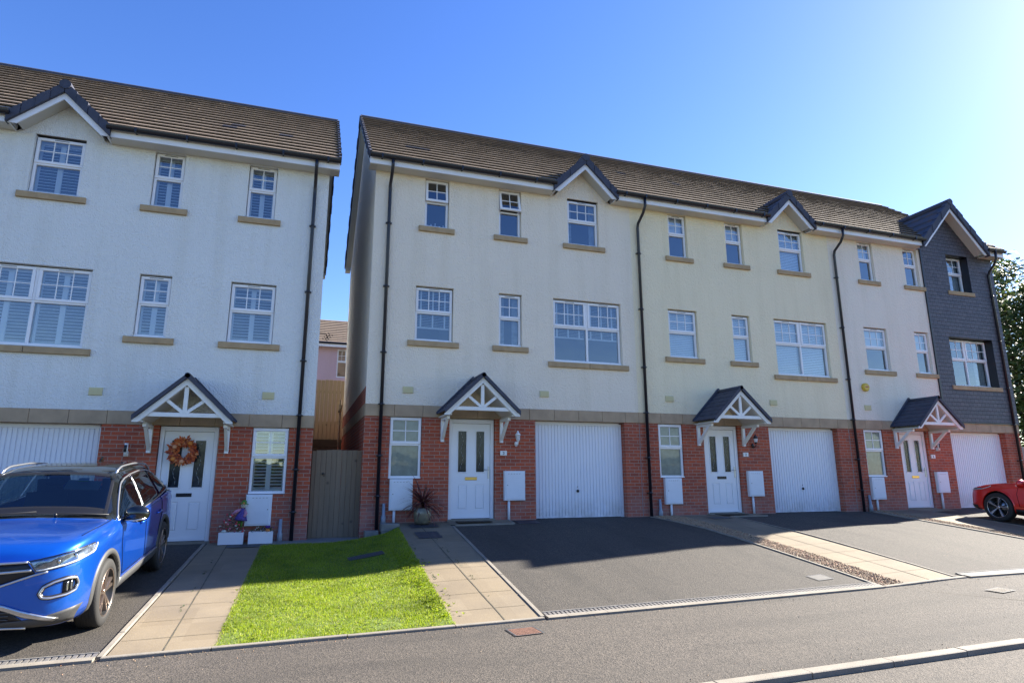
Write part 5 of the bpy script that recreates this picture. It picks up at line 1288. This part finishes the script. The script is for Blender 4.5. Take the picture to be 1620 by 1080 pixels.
    for sg in (-1, 1):
        g = MB(); patch3(g, 'S', ZZ([(-.82, 1.035), (-.2, 1.03), (.18, 1.035)]), ZZ([(-.80, 1.045), (-.28, 1.385), (.18, 1.435)]), .003, 16, 6, sg, skirt=0); part('side_window', g, M['cglass'])
        g = MB(); patch3(g, 'S', ZZ([(.24, 1.035), (.6, 1.055), (1.08, 1.085)]), ZZ([(.24, 1.435), (.6, 1.445), (1.02, 1.43)]), .003, 12, 6, sg, skirt=0); part('side_window', g, M['cglass'])
        g = MB(); patch3(g, 'S', ZZ([(1.14, 1.09), (1.6, 1.13)]), ZZ([(1.09, 1.425), (1.47, 1.34)]), .003, 10, 6, sg, skirt=0); part('side_window', g, M['cglass'])
        g = MB(); line3(g, 'S', ZZ([(-.86, 1.03), (-.58, 1.205), (-.30, 1.38), (-.1, 1.425), (.2, 1.452), (.6, 1.462), (1.1, 1.44), (1.42, 1.375), (1.55, 1.26), (1.66, 1.13)]), .011, .004, sg, 40); line3(g, 'S', ZZ([(-.86, 1.02), (0, 1.02), (.6, 1.045), (1.66, 1.12)]), .008, .002, sg, 30)
        if blue: g.mi = 0; line3(g, 'S', ZZ([(.20, 1.035), (.20, 1.44)]), .005, .004, sg, 10)
        part('window_trim', g, M['silver'] if blue else M['black'])
        # doors
        g = MB(); line3(g, 'S', ZZ([(-.80, 1.0), (-.84, .75), (-.78, .42)]), .005, .001, sg); line3(g, 'S', ZZ([(.21, 1.02), (.22, .8), (.20, .42)]), .005, .001, sg); line3(g, 'S', ZZ([(1.10, 1.06), (1.12, .85), (.93, .62), (.90, .45)]), .005, .001, sg); line3(g, 'S', ZZ([(-.78, .42), (.90, .42)]), .004, .001, sg)
        part('door_gap', g, M['gap'])
        for yy in (.02, .88):
            g = MB(); q = [pr('S', yy+d, zk(.875+.004*k), o_, sg) for k, (d, o_) in enumerate(((-.10, .005), (-.08, .03), (0, .035), (.08, .03), (.10, .005)))]; g.tube(q, .012, 6); part('door_handle', g, paint if not blue else M['blue'])
        # mirror
        g = MB(); c = Vector((sg*.985, -.68, zk(1.065))); g.sphere(c, .122, 14, 8, (1.15, .62, .82)); g.tube([(sg*.85, -.66, zk(1.01)), (sg*.93, -.67, zk(1.03))], .03, 8); mr = part('wing_mirror', g, roofm)
        g = MB(); g.tube([(sg*.88, -.735, zk(1.0)), (sg*.98, -.75, zk(1.0)), (sg*1.09, -.715, zk(1.015))], .010, 6); part('mirror_trim', g, M['silver'], mr)
        # lights
        up_ = [(.44, .842), (.52, .855), (.62, .873), (.72, .895), (.79, .911), (.835, .917)]; lo_ = [(.51, .748), (.56, .750), (.62, .756), (.70, .770), (.78, .792), (.85, .83)]
        if not blue: up_ = [(a, b-.11) for a, b in up_]; lo_ = [(a, b-.06) for a, b in lo_]
        S_ = lambda L: [(sg*a, zk(b)) for a, b in L]
        g = MB(); patch3(g, 'F', S_(lo_), S_(up_), .002, 20, 5, skirt=.0); hl = part('headlight', g, M['rimd'] if not blue else simple('headlamp inner', (.26, .29, .33), .25, metal=.7, var=.5, vscale=30))
        g = MB(); patch3(g, 'F', S_(lo_), S_(up_), .012, 20, 5, skirt=.010); part('lens', g, M['lamp'], hl)
        g = MB(); line3(g, 'F', S_([(a+.005, b+.012) for a, b in lo_]+[(.842, .905)]), .009, .008, n=24); part('running_light', g, M['lampw'], hl)
        g = MB(); line3(g, 'F', S_(up_), .006, .004, n=24); line3(g, 'F', S_(lo_), .005, .004, n=24); part('lamp_seal', g, M['black'], hl)
        g = MB()
        for (a, b) in ((.66, .82), (.76, .85)): p = pr('F', sg*a, zk(b), .003); g.sphere(p, .024, 10, 6, (1, .4, 1))
        part('projector', g, M['chrome'], hl)
        # fog lamp surround
        if blue:
            rg = [(.555, .545), (.585, .605), (.65, .64), (.735, .66), (.79, .65), (.805, .595), (.79, .535), (.74, .51), (.635, .50), (.575, .51), (.555, .545)]
            g = MB(); line3(g, 'F', S_(rg), .023, -.004, n=40, closed=True, k=8); line3(g, 'F', S_(rg), .011, .016, n=40, closed=True, mi=1, k=8); fl = part('fog_lamp', g, [M['black'], M['silver']])
            g = MB(); patch3(g, 'F', S_([(.715, .53), (.78, .535)]), S_([(.715, .637), (.78, .64)]), .004, 4, 4); line3(g, 'F', S_([(.74, .545), (.74, .625)]), .010, .010, n=6, mi=1); line3(g, 'F', S_([(.765, .55), (.765, .63)]), .007, .010, n=6, mi=1); part('fog_vent', g, [M['black'], M['steel']], fl)
        # wheel arch cladding and sill
        aw = .045 if blue else .008
        for y_ in WY:
            g = MB(); N = 26; vs = []
            for k in range(N+1):
                a = -.33+(pi+.66)*k/N; 
                for rr, of in ((WR-.008, -.02), (WR, .012), (WR+aw, .012), (WR+aw+.01, .0)):
                    yy, zz = y_+rr*cos(a), WZ+rr*sin(a); p = pr('S', yy, max(zz, .215), of, sg); vs.append((p.x, yy, zz))
            g.sm = True; g.add(vs, [(k*4+j, (k+1)*4+j, (k+1)*4+j+1, k*4+j+1) for k in range(N) for j in range(3)]); g.sm = False
            part('arch_trim', g, M['clad'] if blue else paint)
        g = MB(); patch3(g, 'S', [(-.90, .215), (.90, .215)], [(-.87, .36), (.88, .38)], .008, 20, 3, sg); part('sill_trim', g, M['clad'] if blue else M['black'])
        if blue: g = MB(); line3(g, 'S', [(-.88, .375), (.88, .395)], .010, .006, sg, 20); part('sill_strip', g, M['silver'])
        # rails
        if blue:
            g = MB(); pts = []
            for k in range(17): yy = -.20+1.65*k/16; e = min(1, min(k, 16-k)/2.2); p = pr('T', sg*.60, yy, .0); pts.append((p.x, p.y, p.z+.008+.045*e**.7))
            g.tube(pts, .013, 8); part('roof_rail', g, M['silver'])
    # front
    S2 = lambda L: [(a, zk(b)) for a, b in L]
    if blue:
        g = MB(); patch3(g, 'F', S2([(-.51, .735), (-.25, .65), (0, .63), (.25, .65), (.51, .735)]), S2([(-.44, .825), (0, .82), (.44, .825)]), .003, 30, 4); gr = part('grille', g, M['black'])
        g = MB(); line3(g, 'F', S2([(-.44, .835), (0, .828), (.44, .835)]), .012, .006, n=30); line3(g, 'F', S2([(-.48, .765), (0, .745), (.48, .765)]), .014, .008, n=30); line3(g, 'F', S2([(-.60, .742), (-.48, .715), (-.25, .635), (0, .615), (.25, .635), (.48, .715), (.60, .742)]), .011, .006, n=40)
        part('grille_bar', g, M['silver'], gr)
        g = MB(); patch3(g, 'F', S2([(-.45, .31), (0, .31), (.45, .31)]), S2([(-.30, .455), (0, .465), (.30, .455)]), .006, 20, 4); lg = part('lower_grille', g, M['black'])
        g = MB(); [line3(g, 'F', S2([(-.34, z), (.34, z)]), .006, .012, n=16) for z in (.34, .37, .40, .43)]; part('grille_slat', g, M['clad'], lg)
        g = MB(); patch3(g, 'F', S2([(-.78, .25), (-.45, .235), (0, .235), (.45, .235), (.78, .25)]), S2([(-.84, .39), (-.55, .325), (0, .305), (.55, .325), (.84, .39)]), .007, 36, 4); part('bumper_trim', g, M['clad'])
        g = MB(); patch3(g, 'F', S2([(-.66, .285), (-.45, .35), (-.28, .425), (0, .445), (.28, .425), (.45, .35), (.66, .285)]), S2([(-.70, .305), (-.45, .405), (-.27, .475), (0, .485), (.27, .475), (.45, .405), (.70, .305)]), .018, 40, 3); line3(g, 'F', S2([(-.46, .245), (-.2, .262), (.2, .262), (.46, .245)]), .013, .012, n=20); part('skid_plate', g, M['silver'])
        for sg in (-1, 1): g = MB(); line3(g, 'T', [(sg*.80, -.93), (sg*.79, -1.3), (sg*.745, -1.72)], .004, .001, n=20); part('bonnet_gap', g, M['gap'])
    else:
        g = MB(); patch3(g, 'F', S2([(-.42, .45), (0, .43), (.42, .45)]), S2([(-.46, .60), (0, .62), (.46, .60)]), .004, 20, 4); part('grille', g, M['black'])
        g = MB(); patch3(g, 'F', S2([(-.80, .235), (.80, .235)]), S2([(-.84, .33), (.84, .33)]), .02, 20, 3); part('bumper_trim', g, M['black'])
        for sg in (-1, 1): g = MB(); line3(g, 'T', [(sg*.80, -.93), (sg*.79, -1.3), (sg*.745, -1.72)], .004, .001, n=20); part('bonnet_gap', g, M['gap'])
    for sx in (-.45, .25):
        g = MB(); g.tube([pr('T', sx, -.955, .02), pr('T', sx+.02, -.93, .025), pr('T', sx+.50, -.90, .022)], .007, 6); g.sphere(pr('T', sx, -.955, .02), .02, 8, 5); part('wiper', g, M['black'])
    g = MB(); p = pr('T', 0, 1.35, 0); g.prism([(p.y-.10, p.z-.01), (p.y+.08, p.z-.01), (p.y+.08, p.z+.07), (p.y+.05, p.z+.075)], 'x', -.014, .014); part('roof_fin', g, roofm)
    # cabin
    g = MB(); z = zk(1.02); g.box(-.76, .76, -.86, -.42, .6, z-.03); g.tube([(-.74, -.44, z-.03), (.74, -.44, z-.03)], .045, 8); g.sphere((-.37, -.44, z-.01), .16, 12, 8, (1, .5, .55)); part('dashboard', g, M['dash'])
    g = MB(); g.tube([(-.37+.17*cos(a), -.34+.05*sin(a), zk(.95)+.17*sin(a)) for a in [2*pi*k/18 for k in range(18)]], .014, 6, closed=True); part('steering_wheel', g, M['seat'])
    for sx in (-.37, .37):
        g = MB(); g.bbox(sx-.24, sx+.24, -.1, .45, .35, .6, .05); g.prism([(.35, .55), (.55, .55), (.72, zk(1.18)), (.60, zk(1.2))], 'x', sx-.23, sx+.23); g.bbox(sx-.13, sx+.13, .60, .72, zk(1.2), zk(1.36), .02); part('seat', g, M['seat'])
    g = MB(); g.bbox(-.66, .66, 1.2, 1.4, .4, zk(1.15), .03); g.box(-.8, .8, -.4, 1.8, .25, .30); part('rear_seat', g, M['seat'])
    g = MB(); pa, pb = pr('T', .14, -.33, -.05), pr('T', .50, -.33, -.05); pc, pd = pr('T', .50, -.47, -.05), pr('T', .14, -.47, -.05); dn = Vector((0, 0, -.01))
    g.add([tuple(q) for q in (pa, pb, pc, pd)]+[tuple(q+dn) for q in (pa, pb, pc, pd)], [(3, 2, 1, 0), (4, 5, 6, 7), (0, 1, 5, 4), (1, 2, 6, 5), (2, 3, 7, 6), (3, 0, 4, 7)]); part('sun_visor', g, M['visor'])
    if blue:
        g = MB(); q = [pr('T', a, b, -.006) for a, b in ((.26, -.39), (.37, -.39), (.37, -.345), (.26, -.345))]; g.add([tuple(v) for v in q], [(0, 1, 2, 3)]); q = [pr('T', a, b, -.006) for a, b in ((.26, -.405), (.37, -.405), (.37, -.391), (.26, -.391))]; g.add([tuple(v) for v in q], [(0, 1, 2, 3)], 1); part('screen_sticker', g, [M['stick'], M['stickg']], WS)
    g = MB(); p = pr('T', 0, -.36, -.08); g.sphere(p, .09, 10, 6, (1.2, .3, .4)); part('rear_view_mirror', g, M['black'])
    g = MB(); [patch3(g, 'B', [(s_*.5, .95), (s_*.8, .95)], [(s_*.55, 1.03), (s_*.8, 1.03)], .006, 6, 3) for s_ in (-1, 1)]; part('tail_light', g, M['redm'])
    # wheels
    for y_ in WY:
        for sg in (-1, 1):
            g = MB(); X = sg*.80; r = WR-.045; RI = .243 if blue else .245; prof = [(RI-.02, -.10), (RI, -.105), (r-.03, -.11), (r-.008, -.095), (r, -.07), (r, .07), (r-.008, .095), (r-.03, .108), (RI+.02, .112), (RI, .105), (RI-.005, .09)]
            tr = MB(); tr.lathe([(a, sg*b) for a, b in (prof if sg > 0 else prof)], (X, y_, WZ-.005), 44, axis='x')
            for q in (-.045, -.015, .015, .045): tr.tube([(X+sg*q, y_+(r+.0005)*cos(a), WZ-.005+(r+.0005)*sin(a)) for a in [2*pi*k/40 for k in range(40)]], .0025, 4, closed=True, mi=1)
            rm = MB(); rm.lathe([(RI+.003, sg*.105), (RI-.006, sg*.108), (RI-.014, sg*.098), (RI-.02, -sg*.05), (.10, -sg*.05), (0, -sg*.05)], (X, y_, WZ-.005), 40, mi=1, axis='x')
            rm.tube([(X+sg*.104, y_+(RI-.004)*cos(a), WZ-.005+(RI-.004)*sin(a)) for a in [2*pi*k/40 for k in range(40)]], .006, 6, closed=True)
            rm.lathe([(.0, sg*.088), (.022, sg*.088), (.034, sg*.082), (.045, sg*.05)], (X, y_, WZ-.005), 16, mi=0, axis='x')
            rm.lathe([(.0, sg*.01), (.16, sg*.01), (.16, -sg*.02)], (X, y_, WZ-.005), 24, mi=2, axis='x')
            def spoke(a0, a1, w0, w1, x0_, x1_, mi):
                p0 = Vector((0, cos(a0), sin(a0)))*.03; p1 = Vector((0, cos(a1), sin(a1)))*(RI-.008); d = (p1-p0).normalized(); nn = Vector((0, -d.z, d.y)); c = Vector((X, y_, WZ-.005)); vs = []
                for p, w_, xx in ((p0, w0, x0_), (p1, w1, x1_)):
                    for (s_, dx) in ((-1, -.035), (-.55, 0), (.55, 0), (1, -.035)): q = c+p+nn*w_*s_; vs.append((q.x+sg*(xx+dx), q.y, q.z))
                rm.add(vs, [(0, 1, 5, 4), (1, 2, 6, 5), (2, 3, 7, 6)], mi)
            for k in range(5):
                a = 2*pi*k/5+(.3 if blue else .25)
                if blue: spoke(a-.12, a-.17, .013, .026, .085, .095, 0); spoke(a+.12, a+.17, .013, .026, .085, .095, 0); spoke(a, a+.0, .012, .008, .075, .07, 1)
                else: spoke(a, a-.10, .016, .045, .085, .098, 0); spoke(a+.08, a+.14, .012, .018, .075, .088, 1)
            wh = part('wheel', rm, [M['rim'] if blue else M['rims'], M['rimd'], M['disc']]); part('tyre', tr, [M['rubber'], M['black']], wh)
    # floor pan and wheel houses keep daylight out
    g = MB(); g.box(-.56, .56, -1.9, 1.9, .21, .24); part('floor_pan', g, M['black'])

def place_car(T, fx, fy, heading, side, k=1.0):
    """outer front wheel contact at (fx, fy); heading = direction the nose points; tilt follows the ground"""
    h = Vector((cos(heading), sin(heading))); rt_ = Vector((-h.y, h.x))*side      # towards the outer side given
    c = Vector((fx, fy))-rt_*.90*k
    fr, re = c, c-h*2.59*k
    pts = [(fr+rt_*.8), (fr-rt_*.8), (re+rt_*.8), (re-rt_*.8)]; z = [ground(p.x, p.y)-.008 for p in pts]
    zf, zr = (z[0]+z[1])/2, (z[2]+z[3])/2; fwd = Vector((h.x*2.59, h.y*2.59, zf-zr)).normalized()
    lat = Vector((rt_.x*1.6, rt_.y*1.6, ((z[0]-z[1])+(z[2]-z[3]))/2)).normalized(); 
    Yv = -fwd; Xv = lat if (Vector((lat.x, lat.y, 0)).cross(Vector((Yv.x, Yv.y, 0)))).z > 0 else -lat
    Zv = Xv.cross(Yv).normalized(); Xv = Yv.cross(Zv).normalized()
    mid = (Vector((fr.x, fr.y, zf))+Vector((re.x, re.y, zr)))/2
    Xv *= k; Yv *= k; Zv *= k
    T.matrix_world = Matrix(((Xv.x, Yv.x, Zv.x, mid.x), (Xv.y, Yv.y, Zv.y, mid.y), (Xv.z, Yv.z, Zv.z, mid.z), (0, 0, 0, 1)))
T = thing('parked_car', 'bright blue compact SUV with black roof parked on the left drive', 'car')
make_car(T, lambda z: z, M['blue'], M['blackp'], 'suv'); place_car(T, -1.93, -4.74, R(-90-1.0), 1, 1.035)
T = thing('parked_car', 'red hatchback cut off at the right edge, nose towards the garage', 'car')
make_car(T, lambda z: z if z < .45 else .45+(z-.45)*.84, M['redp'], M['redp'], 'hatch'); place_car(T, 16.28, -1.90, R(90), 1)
